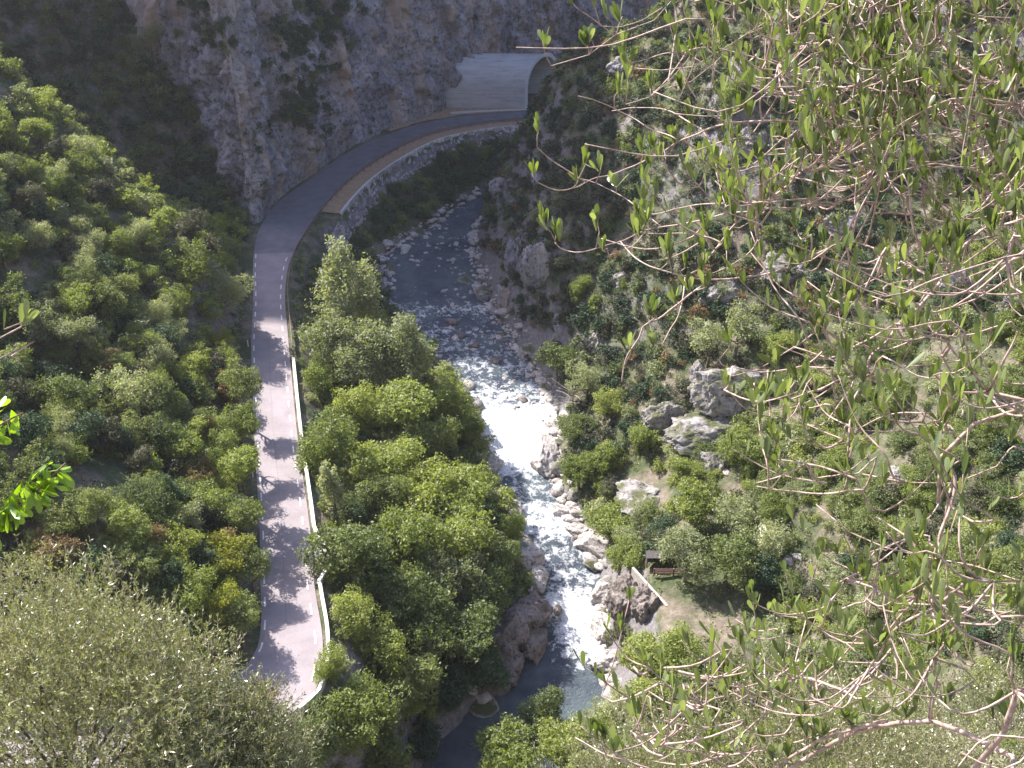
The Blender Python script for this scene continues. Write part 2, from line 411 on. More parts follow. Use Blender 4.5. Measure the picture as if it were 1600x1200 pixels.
# verge of orange dirt outside the curve, behind the stone wall coping
m, t, b = mat_new('orange dirt'); M['dirt'] = m
t.links.new(ramp(t, noise(t, coords(t), 1.2, 6, .7), [(.3, (.26, .17, .10)), (.6, (.42, .28, .17)), (.8, (.5, .36, .25))]), b.inputs['Base Color']); b.inputs['Roughness'].default_value = .95
i0 = int(np.argmin(np.abs(RC[:, 1] - 158) + (RC[:, 0] > -20) * 99)); V = []; ks = np.linspace(0, 1, 5)
for i in range(i0, 305):
    for k in ks:
        p = RC[i] - RN[i] * (RW[i] + .02 + k * 3.4); V.append((p[0], p[1], .03 + .02 * math.sin(i * 1.7 + k * 5) - .02 * k))
tag(obj('dirt_verge', mesh_np('dirt_verge', V, grid_faces(305 - i0, 5), M['dirt'])), kind='structure')

# ------------------------------------------------------------------ river
m, t, b = mat_new('river water'); M['water'] = m
co = coords(t); n1 = noise(t, co, 1.1, 8, .68, .4); n2 = noise(t, co, 4.5, 6, .7)
at = N(t, 'ShaderNodeAttribute', attribute_name='foam')
f = math_(t, 'ADD', math_(t, 'MULTIPLY', at.outputs['Fac'], 1.15), math_(t, 'MULTIPLY', math_(t, 'SUBTRACT', math_(t, 'ADD', math_(t, 'MULTIPLY', n1, .7), math_(t, 'MULTIPLY', n2, .3)), .5), 3.6))
f = ramp(t, f, [(.46, 0.), (.85, 1.)])
wc = ramp(t, noise(t, co, .25, 3), [(.35, (.06, .075, .105)), (.65, (.115, .15, .165))])  # sky reflection is partly put into these blue-grey base colours
fc = ramp(t, noise(t, co, 2.6, 7, .72, .6), [(.32, (.42, .50, .53)), (.5, (.74, .77, .79)), (.7, (.88, .88, .89))])
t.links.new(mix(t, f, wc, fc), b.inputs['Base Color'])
t.links.new(ramp(t, f, [(0, .12), (1, .75)]), b.inputs['Roughness'])
b.inputs['IOR'].default_value = 1.33
bump(t, math_(t, 'ADD', n2, math_(t, 'MULTIPLY', n1, 1.5)), b, 1.0, .3)
nu = 620; nv = 44
A = resample(VLs, nu); B = resample(VRs, nu); ks = np.linspace(-.12, 1.12, nv)
P = A[:, None] * (1 - ks[None, :, None]) + B[:, None] * ks[None, :, None]
px, py = P[..., 0], P[..., 1]; zz = river_z(py)
def foam_at(x, y, k):
    line = np.interp(y, [50, 69, 71.5, 74, 80, 82, 88, 90, 93, 95, 98.5, 100.5, 102, 110.5, 112.5, 115, 119, 121, 124, 129, 133, 136, 138, 145, 172], [0, .05, .3, .9, .9, .5, .46, .75, .8, .5, .45, .8, 1.0, 1.0, .62, .55, .36, .5, .36, .4, .3, .52, .24, .08, .2])
    cen = np.interp(y, [60, 70, 76, 90, 100, 112, 130], [.85, .78, .62, .45, .42, .6, .5]); wd = np.interp(y, [60, 72, 78, 90, 104, 112, 130], [.15, .34, .5, .6, .6, .9, 1.2])
    return line * np.exp(-((k - cen) / wd) ** 4) + .1 * fbm(x / 3, y / 5, 0, 3, 30)
foam = foam_at(px, py, np.broadcast_to(ks[None, :], px.shape))
zz = zz + .12 * fbm(px * .8, py * .8, 0, 3, 33) + .35 * np.clip(foam, 0, 1) * fbm(px * .7, py * .7, 0, 4, 34, .6)
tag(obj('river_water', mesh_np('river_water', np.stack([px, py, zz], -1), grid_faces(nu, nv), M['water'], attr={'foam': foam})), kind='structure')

# ------------------------------------------------------------------ cliff behind the road
CB = smooth_poly([(-190, 198), (-125, 192), (-84, 186), (-58, 172), (-44, 156), (-41.2, 153.5), (-41.0, 161), (-37.8, 172), (-33, 186), (-27, 197.5), (-21.5, 205.5), (-17, 210.5), (-13.5, 216.5), (-8, 224), (4, 229), (20, 230), (60, 232), (160, 238)], 1500)
nu, nv = 1500, 300
CBs = np.stack([np.convolve(np.pad(CB[:, k], 20, mode='edge'), np.ones(41) / 41, 'valid') for k in (0, 1)], 1)
T = np.gradient(CBs, axis=0); T /= np.linalg.norm(T, axis=1)[:, None]; Nn = np.stack([T[:, 1], -T[:, 0]], 1)  # towards the valley
top = np.interp(CB[:, 0], [-190, -181, -172, -166, -158, -149, -143, -138, -132, -126, -120, -111, -91, -76, -65, -52, -44, -41.1, -40, -37, -34, -30, 0, 160], [152, 162, 167, 160, 156, 148, 139, 145, 147, 143, 140, 133, 111, 96, 86, 76, 66, 62, 66, 74, 77, 75, 70, 60])  # unseen summit heights, shaped to set where the mountain's shadow ends in the valley
hh = np.linspace(0, 1, nv) ** 1.35
top = top * 1.14
ZZ = -1.5 + hh[None, :] * top[:, None]
Xc = np.broadcast_to(CB[:, 0:1], ZZ.shape); Yc = np.broadcast_to(CB[:, 1:2], ZZ.shape)
al = np.broadcast_to(np.r_[0, np.cumsum(np.linalg.norm(np.diff(CB, axis=0), axis=1))][:, None], ZZ.shape)
dsp = 4.2 * fbm(al / 11, 0 * al, ZZ / 34, 3, 40) + 2.6 * np.abs(fbm(al / 4.2, 0 * al, ZZ / 9, 4, 44, .6)) + 1.5 * (1 - np.abs(fbm(al / 3.1 + ZZ / 40, 0 * al + 3, ZZ / 14, 3, 51, .6)) * 2.2) - .9 * ss(.55, .75, vnoise(al / 1.9, 0 * al, ZZ / 3.2, 61)) + .7 * fbm(al / 1.0, 0 * al, ZZ / 1.5, 4, 47, .65) + .5 * np.round(fbm(al / 2.6, 0 * al, ZZ / 1.7, 3, 57) * 4) / 2
lean = .16 * ZZ + .10 * np.maximum(ZZ - 45, 0)
grow = ss(-1, 7, ZZ) * .85 + .15
dsp = dsp * grow - lean + .9
V = np.stack([Xc + Nn[:, 0:1] * dsp, Yc + Nn[:, 1:2] * dsp, ZZ], -1)
# run the summit back so the mountain has a body
Vt = V[:, -1].copy(); back = []
for q, dz in ((8, 2), (25, 3), (60, -6), (110, -50)):
    bk = Vt.copy(); bk[:, 0] -= Nn[:, 0] * q * .4; bk[:, 1] += q; bk[:, 2] += dz; back.append(bk)
V = np.concatenate([V, np.stack(back, 1)], 1)
CLIFF_V = V
struct('cliff', mesh_np('cliff', V, grid_faces(nu, nv + 4), M['cliff']))
# ------------------------------------------------------------------ built things along the road
def plain(name, col, var=.15, sc=2.0, rough=.85, stretch=(1, 1, 1)):
    m, t, b = mat_new(name)
    t.links.new(ramp(t, noise(t, coords(t, stretch), sc, 6, .65), [(.3, tuple(v * (1 - var) for v in col)), (.7, tuple(v * (1 + var) for v in col))]), b.inputs['Base Color'])
    b.inputs['Roughness'].default_value = rough; M[name] = m; return m
plain('cream_paint', (.68, .66, .62), .1, 3); plain('rail_brown', (.19, .14, .11), .2, 3); plain('grey_metal', (.38, .38, .39), .15, 4, .5)
plain('coping_stone', (.60, .58, .55), .15, 2); plain('pad_concrete', (.34, .33, .32), .1, 3); plain('apron_concrete', (.50, .48, .44), .1, 2)
m, t, b = mat_new('tunnel concrete'); M['tunnel'] = m
co = coords(t); st = noise(t, coords(t, (.25, .25, 2.2)), 1.1, 5, .6); n2 = noise(t, co, 1.3, 6, .7)
c = ramp(t, st, [(.3, (.36, .36, .37)), (.5, (.48, .48, .48)), (.7, (.54, .53, .53))])
wv = N(t, 'ShaderNodeTexWave', bands_direction='Z'); wv.inputs['Scale'].default_value = .42; wv.inputs['Distortion'].default_value = .3; t.links.new(co, wv.inputs['Vector'])
c = mix(t, 1., c, ramp(t, wv.outputs['Fac'], [(.0, .88), (.06, 1.), (1, 1.)]), 'MULTIPLY')
c = mix(t, ramp(t, n2, [(.56, 0.), (.72, .45)]), c, (.22, .21, .2)); t.links.new(c, b.inputs['Base Color']); b.inputs['Roughness'].default_value = .9; bump(t, n2, b, .3, .05)

# tunnel mouth: a thick concrete vault cut on the slant
tun = empty('tunnel_portal', (-10, 219, 0)); tag(tun, 'pale concrete tunnel vault with slanted arched mouth against the grey cliff', 'tunnel')
Y0, RAD, WALL = 219.3, 5.9, 3.9; x_in = -24.0
def arch(r, w): 
    a = np.linspace(0, np.pi, 25); P = [(-r, 0), (-r, w * .33), (-r, w * .66)]
    P += [(-r * math.cos(q), w + r * math.sin(q)) for q in a]; P += [(r, w * .66), (r, w * .33), (r, 0)]
    return np.array(P)
def mouth(y): return 2.6 + (y + RAD) * .62
Ao, Ai = arch(RAD, WALL), arch(RAD - .55, WALL)
L = np.linspace(0, 1, 16)
def shell(A, flip):
    V = []
    for l in L:
        for (yy, zz_) in A:
            x1 = mouth(yy); x = x_in + (x1 - x_in) * l; V.append((x + 10, Y0 + yy + .035 * (x + 2) * -1 - 219, zz_ - .1))
    return V
fo = grid_faces(len(L), len(Ao)); obj('vault', mesh_np('vault', shell(Ao, 0), fo, M['tunnel']), tun)
obj('vault_lining', mesh_np('vault_lining', shell(Ai, 1), fo[:, ::-1].copy(), M['tunnel']), tun)
mb = MB(); a_ = np.array(shell(Ao, 0))[-len(Ao):]; b_ = np.array(shell(Ai, 0))[-len(Ao):]
a2 = a_ + [.35, 0, 0]; a2[:, 1] += (a_[:, 1] - (Y0 - 219)) * .03; a2[:, 2] *= 1.03; b2 = b_ + [.35, 0, 0]
nA = len(Ao); Fc = []
for i in range(nA - 1):
    Fc += [(i, i + 1, nA + i + 1, nA + i), (nA + i, nA + i + 1, 3 * nA + i + 1, 3 * nA + i), (3 * nA + i, 3 * nA + i + 1, 2 * nA + i + 1, 2 * nA + i)]
mb.add(np.concatenate([a_ + [-.02, 0, 0], a2, b_, b2]), Fc); mb.build('portal_rim', plain('rim_concrete', (.60, .60, .60), .08, 2), tun, False)

# concrete apron and dirt beside the vault
def sheet(name, pts, z, mat, kind='structure', n=24):
    A = resample(pts[0], n); B = resample(pts[1], n); V = []
    for a, b in zip(A, B):
        for k in np.linspace(0, 1, 5):
            p = a * (1 - k) + b * k; V.append((p[0] + .15 * vnoise(p[0] * 2, p[1] * 2, 0), p[1] + .15 * vnoise(p[0] * 2, p[1] * 2, 5), z))
    return tag(obj(name, mesh_np(name, V, grid_faces(n, 5), mat)), kind=kind)
sheet('dirt_patch', ([(-24, 198.5), (-18.3, 204.6), (-10, 209.2), (6, 212.6)], [(-26, 200), (-19.5, 208), (-14.5, 213.6), (6, 214.2)]), .035, M['dirt'])
sheet('concrete_apron', ([(-12.6, 209.4), (-4, 211.2), (8, 212.6)], [(-12.9, 210.8), (-4, 212.4), (8, 213.3)]), .075, M['apron_concrete'])
sheet('lay_by', ([(-19.0, 75), (-18.6, 73.5), (-18.2, 71.6)], [(-17.9, 74.4), (-16.8, 73.2), (-16.9, 71.4)]), .045, M['pad_concrete'], n=10)

# rubble wall under the coping
def edge_line(i0, i1, off):
    return np.array([RC[i] - RN[i] * (RW[i] + off) for i in range(i0, i1)])
rw = empty('retaining_wall', (-22, 180, -3)); tag(rw, 'sloping rubble stone wall with white coping under the outer edge of the road curve', 'wall')
j0 = int(np.argmin(np.abs(RC[:, 1] - 146) + (RC[:, 0] > -20) * 99)); j1 = 305
nU, nW = 620, 44
sd_ = rng.random((1500, 2)); L1 = length(edge_line(j0, j1, 4)); sd_[:, 0] *= L1; sd_[:, 1] *= 7.5
U = np.linspace(0, L1, nU); Wd = np.linspace(0, 7.5, nW); UU, WW = np.meshgrid(U, Wd, indexing='ij')
f1 = np.full(UU.shape, 9.); f2 = np.full(UU.shape, 9.); idx = np.zeros(UU.shape)
for q, (a, b) in enumerate(sd_):
    dd = np.hypot(UU - a, (WW - b) * 1.15); lt = dd < f1; f2 = np.where(lt, f1, np.minimum(f2, dd)); f1 = np.where(lt, dd, f1); idx = np.where(lt, q, idx)
bulge = ss(0, .22, f2 - f1) * .32 + .12 * (_h(idx.astype(int), idx.astype(int) * 0, idx.astype(int) * 0, 3))
top_ = resample(edge_line(j0, j1, 3.55), nU); bot_ = resample(edge_line(j0, j1, 6.9), nU)
k0 = np.linspace(0, 1, nW)[None, :, None]; PP = top_[:, None] * (1 - k0) + bot_[:, None] * k0
dirn = (bot_ - top_); dirn /= np.linalg.norm(dirn, axis=1)[:, None]
zt = .12 - 5.6 * np.linspace(0, 1, nW)[None, :] ** .9 * np.ones((nU, 1))
zt = zt + np.interp(U, [0, 10, 14], [-1.4, -.5, 0])[:, None] * (1 - np.linspace(0, 1, nW)[None, :])
V = np.stack([PP[..., 0] + dirn[:, None, 0] * bulge, PP[..., 1] + dirn[:, None, 1] * bulge, zt + bulge * .7], -1)
m, t, b = mat_new('rubble'); M['rubble'] = m; at = N(t, 'ShaderNodeAttribute', attribute_name='stone'); aj = N(t, 'ShaderNodeAttribute', attribute_name='joint')
c = ramp(t, at.outputs['Fac'], [(0, (.26, .24, .23)), (.5, (.40, .37, .35)), (1, (.52, .48, .44))]); c = mix(t, 1., c, ramp(t, noise(t, coords(t), 3, 5), [(.3, .7), (.7, 1.15)]), 'MULTIPLY')
c = mix(t, ramp(t, aj.outputs['Fac'], [(.0, 1.), (.35, 0.)]), c, (.10, .085, .07)); t.links.new(c, b.inputs['Base Color']); b.inputs['Roughness'].default_value = .95
obj('stone_face', mesh_np('stone_face', V - np.array([-22, 180, -3]), grid_faces(nU, nW), M['rubble'], attr={'stone': _h(idx.astype(int), idx.astype(int) * 0 + 1, idx.astype(int) * 0, 9) * .5 + .5, 'joint': ss(0, .22, f2 - f1)}), rw)
def ribbon_box(P, wdt, z0, z1, off=(0, 0, 0)):
    P = np.array(P, float)[:, :2]; T = np.gradient(P, axis=0); T /= np.linalg.norm(T, axis=1)[:, None]; Nn = np.stack([-T[:, 1], T[:, 0]], 1)
    mb = MB(); a = P + Nn * wdt / 2; b = P - Nn * wdt / 2; n = len(P); V = []
    for i in range(n): V += [(*a[i], z0), (*a[i], z1), (*b[i], z1), (*b[i], z0)]
    Fc = []
    for i in range(n - 1):
        for k in range(4): Fc.append((i * 4 + k, i * 4 + (k + 1) % 4, i * 4 + 4 + (k + 1) % 4, i * 4 + 4 + k))
    Fc += [(3, 2, 1, 0), tuple((n - 1) * 4 + k for k in range(4))]
    mb.add(np.array(V) - np.array(off), Fc); return mb
c0 = int(np.argmin(np.abs(RC[:, 1] - 158) + (RC[:, 0] > -20) * 99))
ribbon_box(edge_line(c0, j1, 3.6), .42, -.15, .26, (-22, 180, -3)).build('coping', M['coping_stone'], rw, False)

# barrier along the road
def barrier(name, label, P, base, hgt_, wdt, mat, posts=None, prail=.12):
    o = empty(name, (float(base[0]), float(base[1]), 0)); tag(o, label, 'barrier')
    off = (float(base[0]), float(base[1]), 0)
    if posts is None:
        ribbon_box(P, wdt, -.3, hgt_, off).build('wall_body', mat, o, False)
        ribbon_box(P, wdt + .1, hgt_ + .003, hgt_ + .10, off).build('cap', M['cream_paint'], o, False)
    else:
        ribbon_box(P, wdt, hgt_ - .38, hgt_, off).build('rail', mat, o, False)
        Q = resample(P, max(2, int(length(P) / posts)))
        pm = MB(); pm.box((0, 0, hgt_ / 2 - .15), (prail, prail, hgt_ + .2)); me = pm.mesh('post', mat, False)
        for q in Q:
            p = obj('post', me, o); p.location = (q[0] - off[0], q[1] - off[1], 0)
    return o
bi = lambda y: int(np.argmin(np.abs(RC[:, 1] - y) + (RC[:, 0] > -20) * 99 * (y < 180)))
def sub(y0, y1, off): return edge_line(bi(y0), bi(y1), off)
P1 = np.concatenate([np.array([(-16.95, 73.4), (-18.35, 75.0)]), sub(76.2, 109.5, .42)])
barrier('parapet', 'long low cream parapet along the sunny straight of the road', P1, P1[0], .55, .24, M['cream_paint'])
i_near = int(np.argmin(np.linalg.norm(RC - np.array([-19.5, 56.5]), axis=1)))
P2 = np.concatenate([edge_line(i_near, bi(67.5), .5), np.array([(-17.55, 69.3), (-17.1, 71.0)])])
barrier('parapet', 'short curved cream parapet below the lay by at the near bend', P2, P2[0], .55, .2, M['cream_paint'])
P3 = sub(110.2, 150, .45); P3 = np.concatenate([P3, edge_line(bi(150) + 1, 305, .45)])
barrier('guard_rail', 'long brown guard rail around the shaded outside of the road curve', P3, P3[0], .85, .10, M['rail_brown'], 2.4)
P4 = edge_line(8, bi(58.2) if bi(58.2) > 12 else 60, .55)
P4 = edge_line(max(4, i_near - 40), i_near, .55)
barrier('guard_rail', 'grey metal guard rail on posts where the road bends away at lower left', P4, P4[0], .75, .08, M['grey_metal'], 2.0)
# small kerb-side marker posts on the hill side of the road
bm_ = MB(); bm_.box((0, 0, .4), (.12, .12, .8)); bm_.box((0, 0, .86), (.14, .14, .1)); me = bm_.mesh('marker_post', M['cream_paint'], False)
for k, (py, lb) in enumerate([(555, 'white marker post on the hill side of the road beside the shaded rock wall'), (752, 'white marker post on the hill side of the road opposite the sunny parapet')]):
    yy = {555: 113.5, 752: 86.5}[py]; i = bi(yy); p = RC[i] + RN[i] * (LW[i] + .35)
    o = obj('marker_post', me); o.location = (p[0], p[1], -.05); tag(o, lb, 'post', 'marker posts by the road')

# ------------------------------------------------------------------ rocks
import bmesh
def rock_mesh(name, seed, sub=3, cuts=14, mat=None, rough=.08, sq=(1, 1, .75), nz=1.6):
    r = np.random.default_rng(seed); bm = bmesh.new(); bmesh.ops.create_icosphere(bm, subdivisions=sub, radius=1.0)
    V = np.array([v.co for v in bm.verts]); Fc = np.array([[v.index for v in f.verts] for f in bm.faces]); bm.free()
    for _ in range(cuts):
        n = r.normal(size=3); n /= np.linalg.norm(n); d = r.uniform(.55, .9); e = V @ n - d; V = V - np.where(e > 0, e, 0)[:, None] * n
    q = fbm(V[:, 0] * nz + seed, V[:, 1] * nz, V[:, 2] * nz, 4, seed, .55)
    if sub >= 5: q = q * .7 + .55 * (np.abs(fbm(V[:, 0] * 3.5 + seed, V[:, 1] * 3.5, V[:, 2] * 1.6, 4, seed + 5, .6)) * 2 - .5) + .22 * np.round(fbm(V[:, 0] * 2.2, V[:, 1] * 2.2, V[:, 2] * 5 + seed, 3, seed + 9) * 5) / 3
    V = V * (1 + rough * 2.2 * q)[:, None] * np.array(sq)
    return mesh_np(name, V, Fc, mat or M['rock'], smooth=False if sub <= 2 else True)
def place_rock(name, me, loc, sc, rz=0, rx=0, label=None, group=None, cat='rock'):
    o = obj(name, me); o.location = loc; o.scale = sc if hasattr(sc, '__len__') else (sc, sc, sc); o.rotation_euler = (rx, rx * .6, rz)
    return tag(o, label, cat, group)
def on_ray_z(px, py, z):
    d = ray(px, py, 1) - Vector((0, 0, H)); t = (z - H) / d.z; return Vector((d.x * t, d.y * t, z))
# big named boulders: px, py, z, radius, squash, material, label
BR = [
 (853, 716, -9.3, 3.6, (.8, 1.25, .75), 'pale_rock', 'large pale slab boulder on the right bank beside the white rapids'),
 (762, 728, -9.6, 2.4, (1.1, .8, .7), 'pale_rock', 'pale boulder on the left bank level with the top of the rapids'),
 (745, 712, -9.2, 1.8, (1.1, .7, .6), 'pale_rock', 'pale flat boulder half under the trees above the left bank boulder'),
 (800, 795, -10.2, 1.9, (.9, 1.1, .7), 'pale_rock', 'rounded pale boulder at the left edge of the middle pool'),
 (818, 872, -10.7, 3.2, (1.15, .8, .8), 'pale_rock', 'broad pale boulder on the left bank with a green bush below it'),
 (838, 905, -10.9, 2.0, (.9, .9, .8), 'pale_rock', 'pale boulder under the broad left bank boulder'),
 (905, 830, -10.8, 1.9, (.8, 1.2, .8), 'pale_rock', 'pale rock splitting the right edge of the lower rapids'),
 (880, 800, -10.4, 1.4, (1.2, .8, .7), 'pale_rock', 'small pale rock at the foot of the green pool'),
 (935, 858, -10.6, 2.6, (.7, 1.6, .9), 'pale_rock', 'long pale rock rib on the right bank of the lower rapids'),
 (946, 925, -11.6, 2.2, (.75, 1.5, .8), 'pale_rock', 'pale bank rock under the brown river cliff'),
 (943, 985, -12.2, 2.0, (.8, 1.3, .8), 'pale_rock', 'pale bank rock level with the foot of the rapids'),
 (948, 1035, -12.5, 1.9, (.9, 1.2, .7), 'pale_rock', 'pale rock on the right bank beside the dark pool'),
 (828, 962, -10.9, 2.9, (.9, 1.0, .8), 'dark_rock', 'brown rock at the top of the left bank rock mass beside the white water'),
 (800, 985, -10.6, 3.3, (1.0, .9, .8), 'dark_rock', 'largest brown rock of the left bank mass, half under the trees'),
 (833, 1003, -11.9, 2.5, (.9, 1.0, .8), 'dark_rock', 'brown rock jutting into the dark pool from the left bank mass'),
 (785, 1015, -11.4, 2.6, (1.0, .9, .8), 'dark_rock', 'brown rock lowest in the left bank mass under the dark tree'),
 (795, 1035, -12.3, 2.6, (1.1, .8, .7), 'dark_rock', 'brown boulder at the foot of the huge left bank rock'),
 (776, 1068, -12.6, 1.9, (1.1, .9, .7), 'dark_rock', 'small brown boulder in shade downstream of the huge rock'),
 (872, 954, -11.5, 1.0, (1.3, .6, .5), 'dark_rock', 'wet dark boulder standing in the white water'),
 (900, 840, -10.9, .9, (.8, 1.3, .9), 'dark_rock', 'dark wet rock in the lower rapids near the right bank'),
 (757, 462, -6.2, 1.9, (1.1, .9, .8), 'rock', 'grey boulder in shade under the right river cliff'),
 (712, 530, -7.1, .85, (1.2, .8, .7), 'pale_rock', 'pale stone alone in the shaded shallows'),
 (1060, 955, -5.0, 2.0, (1.0, 1.1, .5), 'rock', 'smooth grey slab at the corner of the bare terrace'),
]
for k, (px_, py_, z_, r_, sq_, mt, lb) in enumerate(BR):
    me = rock_mesh('boulder', 100 + k, 5, 34, M[mt], .10, sq_, 2.0)
    p = on_ray_z(px_, py_, z_); place_rock('boulder', me, p, r_, rz=k * 1.3, label=lb, cat='boulder')
# loose river stones: individuals in the water and on both banks
kinds = [rock_mesh('river_stone', 200 + k, 2, 10, M['pale_rock' if k % 3 else 'rock'], .06, (1, .85, .6)) for k in range(8)]
kd = [rock_mesh('river_stone', 230 + k, 2, 10, M['dark_rock'], .06, (1, .85, .6)) for k in range(4)]
stones = []
As, Bs = resample(VLs, 400), resample(VRs, 400)
for _ in range(5000):
    i = rng.integers(60, 330); y = (As[i][1] + Bs[i][1]) / 2
    if y < 58 or y > 176: continue
    zone = 'bank' if rng.random() < .55 else 'mid'
    k = (rng.choice([0, 1]) * 1.0 + rng.normal() * .055) if zone == 'bank' else rng.random()
    p = As[i] * (1 - k) + Bs[i] * k
    if zone == 'mid' and not (111 < y < 165): continue
    if zone == 'mid' and (vnoise(p[0] / 4, p[1] / 6, 0, 77) < -.15 or rng.random() < .2): continue
    if y < 76 and zone == 'bank' and k < .5 and y < 64: continue
    r = float(np.clip(rng.lognormal(-.68, .52), .22, 1.7)) * (1.0 if zone == 'bank' else .78)
    stones.append((p[0], p[1], r, zone, y))
stones = stones[:1150]
stones.sort(key=lambda q: -q[2] / math.hypot(q[1], 60))
zonename = lambda y: ('in the shaded upper river' if y > 111 else 'beside the bright rapids' if y > 84 else 'beside the lowest rapid' if y > 70 else 'by the dark near pool')
rest = MB()
for n_, (x, y, r, zone, _) in enumerate(stones):
    base = river_z(y) if zone == 'mid' else max(river_z(y), float(hgt(x, y, False)) - .1 * r)
    if base > river_z(y) + 3.0: continue
    wet = zone == 'mid' and rng.random() < .55
    me = kd[n_ % 4] if wet else kinds[n_ % 8]
    if n_ < 290:
        big = 'larger' if r > .9 else 'small'
        where = ('standing in the water ' if zone == 'mid' else 'on the stony margin ')
        lb = f"{big} {'dark' if wet else 'pale' if n_ % 8 % 3 else 'grey'} stone {where}{zonename(y)}"
        place_rock('river_stone', me, (x, y, base + .05 * r), (r, r * rng.uniform(.8, 1.2), r * rng.uniform(.7, 1.1)), rng.uniform(0, 6.28), rng.uniform(-.2, .2), lb, f"{'dark' if wet else 'pale' if n_ % 8 % 3 else 'grey'} {big} stones {where}{zonename(y)}", 'stone')
    else:
        V = np.array([v.co for v in me.vertices]) * r * .8; a = rng.uniform(0, 6.28); ca, sa = math.cos(a), math.sin(a)
        V = V @ np.array([[ca, sa, 0], [-sa, ca, 0], [0, 0, 1]]) + [x, y, base]
        rest.add(V, [tuple(p_.vertices) for p_ in me.polygons])
tag(rest.build('river_cobbles', M['pale_rock'], None, False), 'smaller pale cobbles and gravel scattered along both margins of the river', 'cobbles', kind='stuff')

# outcrops on the slopes: px, py, up, size xyz, label
OC = [
 (1045, 645, .2, (4.6, 3.0, 3.8), 'rock', 'left bluff of the grey outcrop above the bright bushes, with a flat ledge'),
 (1140, 608, 1, (7.0, 4.0, 3.8), 'rock', 'tall layered grey rock face in the middle of the right slope'),
 (1092, 588, 1.0, (1.6, 1.6, 3.2), 'rock', 'pointed grey pinnacle beside the layered rock face'),
 (1115, 665, -.3, (8.0, 5.0, 2.4), 'rock', 'broad weathered rock shelf below the layered rock face'),
 (1125, 715, -.2, (3.2, 2.2, 2.0), 'rock', 'small grey crag below the weathered rock shelf'),
 (1008, 775, .2, (4.4, 5.4, 1.5), 'rock', 'tilted bare grey rock slab between bushes above the river bank'),
 (985, 920, 0, (2.2, 3.4, 4.2), 'dark_rock', 'brown vertical river cliff under the terrace corner'),
 (1015, 930, -.4, (2.6, 2.4, 3.6), 'dark_rock', 'brown rock buttress beneath the terrace edge'),
 (845, 405, 0, (3.4, 3.0, 6.2), 'cliff', 'tall bare grey rock face in shade above the upper river'),
 (805, 385, -1, (2.6, 2.4, 5.0), 'cliff', 'shaded grey rock buttress rising from the upper river'),
 (790, 455, -1, (1.8, 1.8, 3.8), 'cliff', 'narrow pale rib of rock at the foot of the shaded buttress'),
 (785, 275, -1, (3.0, 2.6, 2.6), 'cliff', 'lumpy grey rock in shade beneath the road end'),
 (845, 270, -1, (2.4, 2.0, 2.0), 'cliff', 'small grey crag among shaded scrub right of the gorge'),
 (975, 100, 0, (2.6, 2.4, 2.6), 'rock', 'pale topped crag near the crest of the right hill'),
 (358, 580, -.5, (1.6, 2.6, 5.2), 'cliff', 'narrow vertical grey rock face beside the road at the end of the spur'),
 (385, 270, 0, (1.8, 2.4, 5.0), 'cliff', 'grey rock pillar between the dark slope and the cliff'),
 (1240, 400, -1, (4.5, 3, 2.8), 'rock', 'violet grey crag in scrub behind the olive twigs'),
 (1140, 440, -1, (4.0, 2.6, 2.6), 'rock', 'dark grey ledge in the scrub left of the twigs'),
 (1540, 430, -1, (5.5, 3, 3.6), 'rock', 'dark overhanging rock face at far right behind the branches'),
 (1590, 470, 0, (2.4, 2, 2.6), 'rock', 'pale rock edge at the right border of the view'),
 (1330, 330, -1, (4, 3, 2.6), 'rock', 'weathered grey crag high on the right slope behind leaves'),
 (1180, 200, -1, (3.4, 2.4, 3.2), 'rock', 'upright shaded crag high on the right slope'),
 (1420, 730, -.6, (2.6, 2, 1.3), 'rock', 'mauve bare rock patch on the middle right slope'),
 (980, 420, -1, (2.6, 2, 2.2), 'rock', 'low crag poking from dark round bushes left of the hanging twig'),
 (930, 520, -1, (2.2, 2, 2.6), 'rock', 'crag between round bushes above the leaning shaded tree'),
]
for k, (px_, py_, up, sz, mt, lb) in enumerate(OC):
    p = atpx(px_, py_, sz[2] * .35); me = rock_mesh('rock_outcrop', 300 + k, 6, 46, M[mt], .15, (1, 1, 1), 2.4)
    o = obj('rock_outcrop', me); o.location = (p.x, p.y, p.z + up); o.scale = sz; o.rotation_euler = (.1 * math.sin(k), .12 * math.cos(k * 2), k * 1.7 if mt == 'dark_rock' else .25 * math.sin(k * 3))
    tag(o, lb, 'rock')
def at_clear(px_, py_, h): return atpx(px_, py_, h)
# terrace: drystone edge, low timber shed, heap of white stones
tw = empty('terrace_wall', tuple(atpx(990, 912))); tag(tw, 'short pale wall running down the edge of the bare terrace', 'wall')
a, b_ = atpx(990, 912), atpx(1030, 945); a, b_ = Vector((11.9, a.y, 0)), Vector((14.6, b_.y - .5, 0))
mb = ribbon_box([(a.x + (b_.x - a.x) * q, a.y + (b_.y - a.y) * q) for q in np.linspace(0, 1, 8)], .24, -7.5, -3.75, tuple(tw.location)); mb.build('wall_stones', plain('old_wall', (.40, .37, .33), .2, 4), tw, False)
sh = empty('shed', tuple(atpx(1045, 888))); tag(sh, 'low dark open shed with red brown timber rail under trees behind the terrace', 'shed')
mb = MB(); mb.box((0, .95, .6), (4.3, .12, 1.2)); mb.box((-2.15, .5, .6), (.12, .8, 1.2)); mb.box((2.15, .5, .6), (.12, .8, 1.2)); mb.build('wall', plain('dark_timber', (.09, .07, .06), .2, 4), sh, False)
mb = MB(); mb.box((0, .55, 1.28), (4.5, 1.0, .08), rot=np.array(Matrix.Rotation(.12, 3, 'X'))); mb.build('roof', plain('shed_roof', (.07, .06, .06), .2, 3), sh, False)
mb = MB()
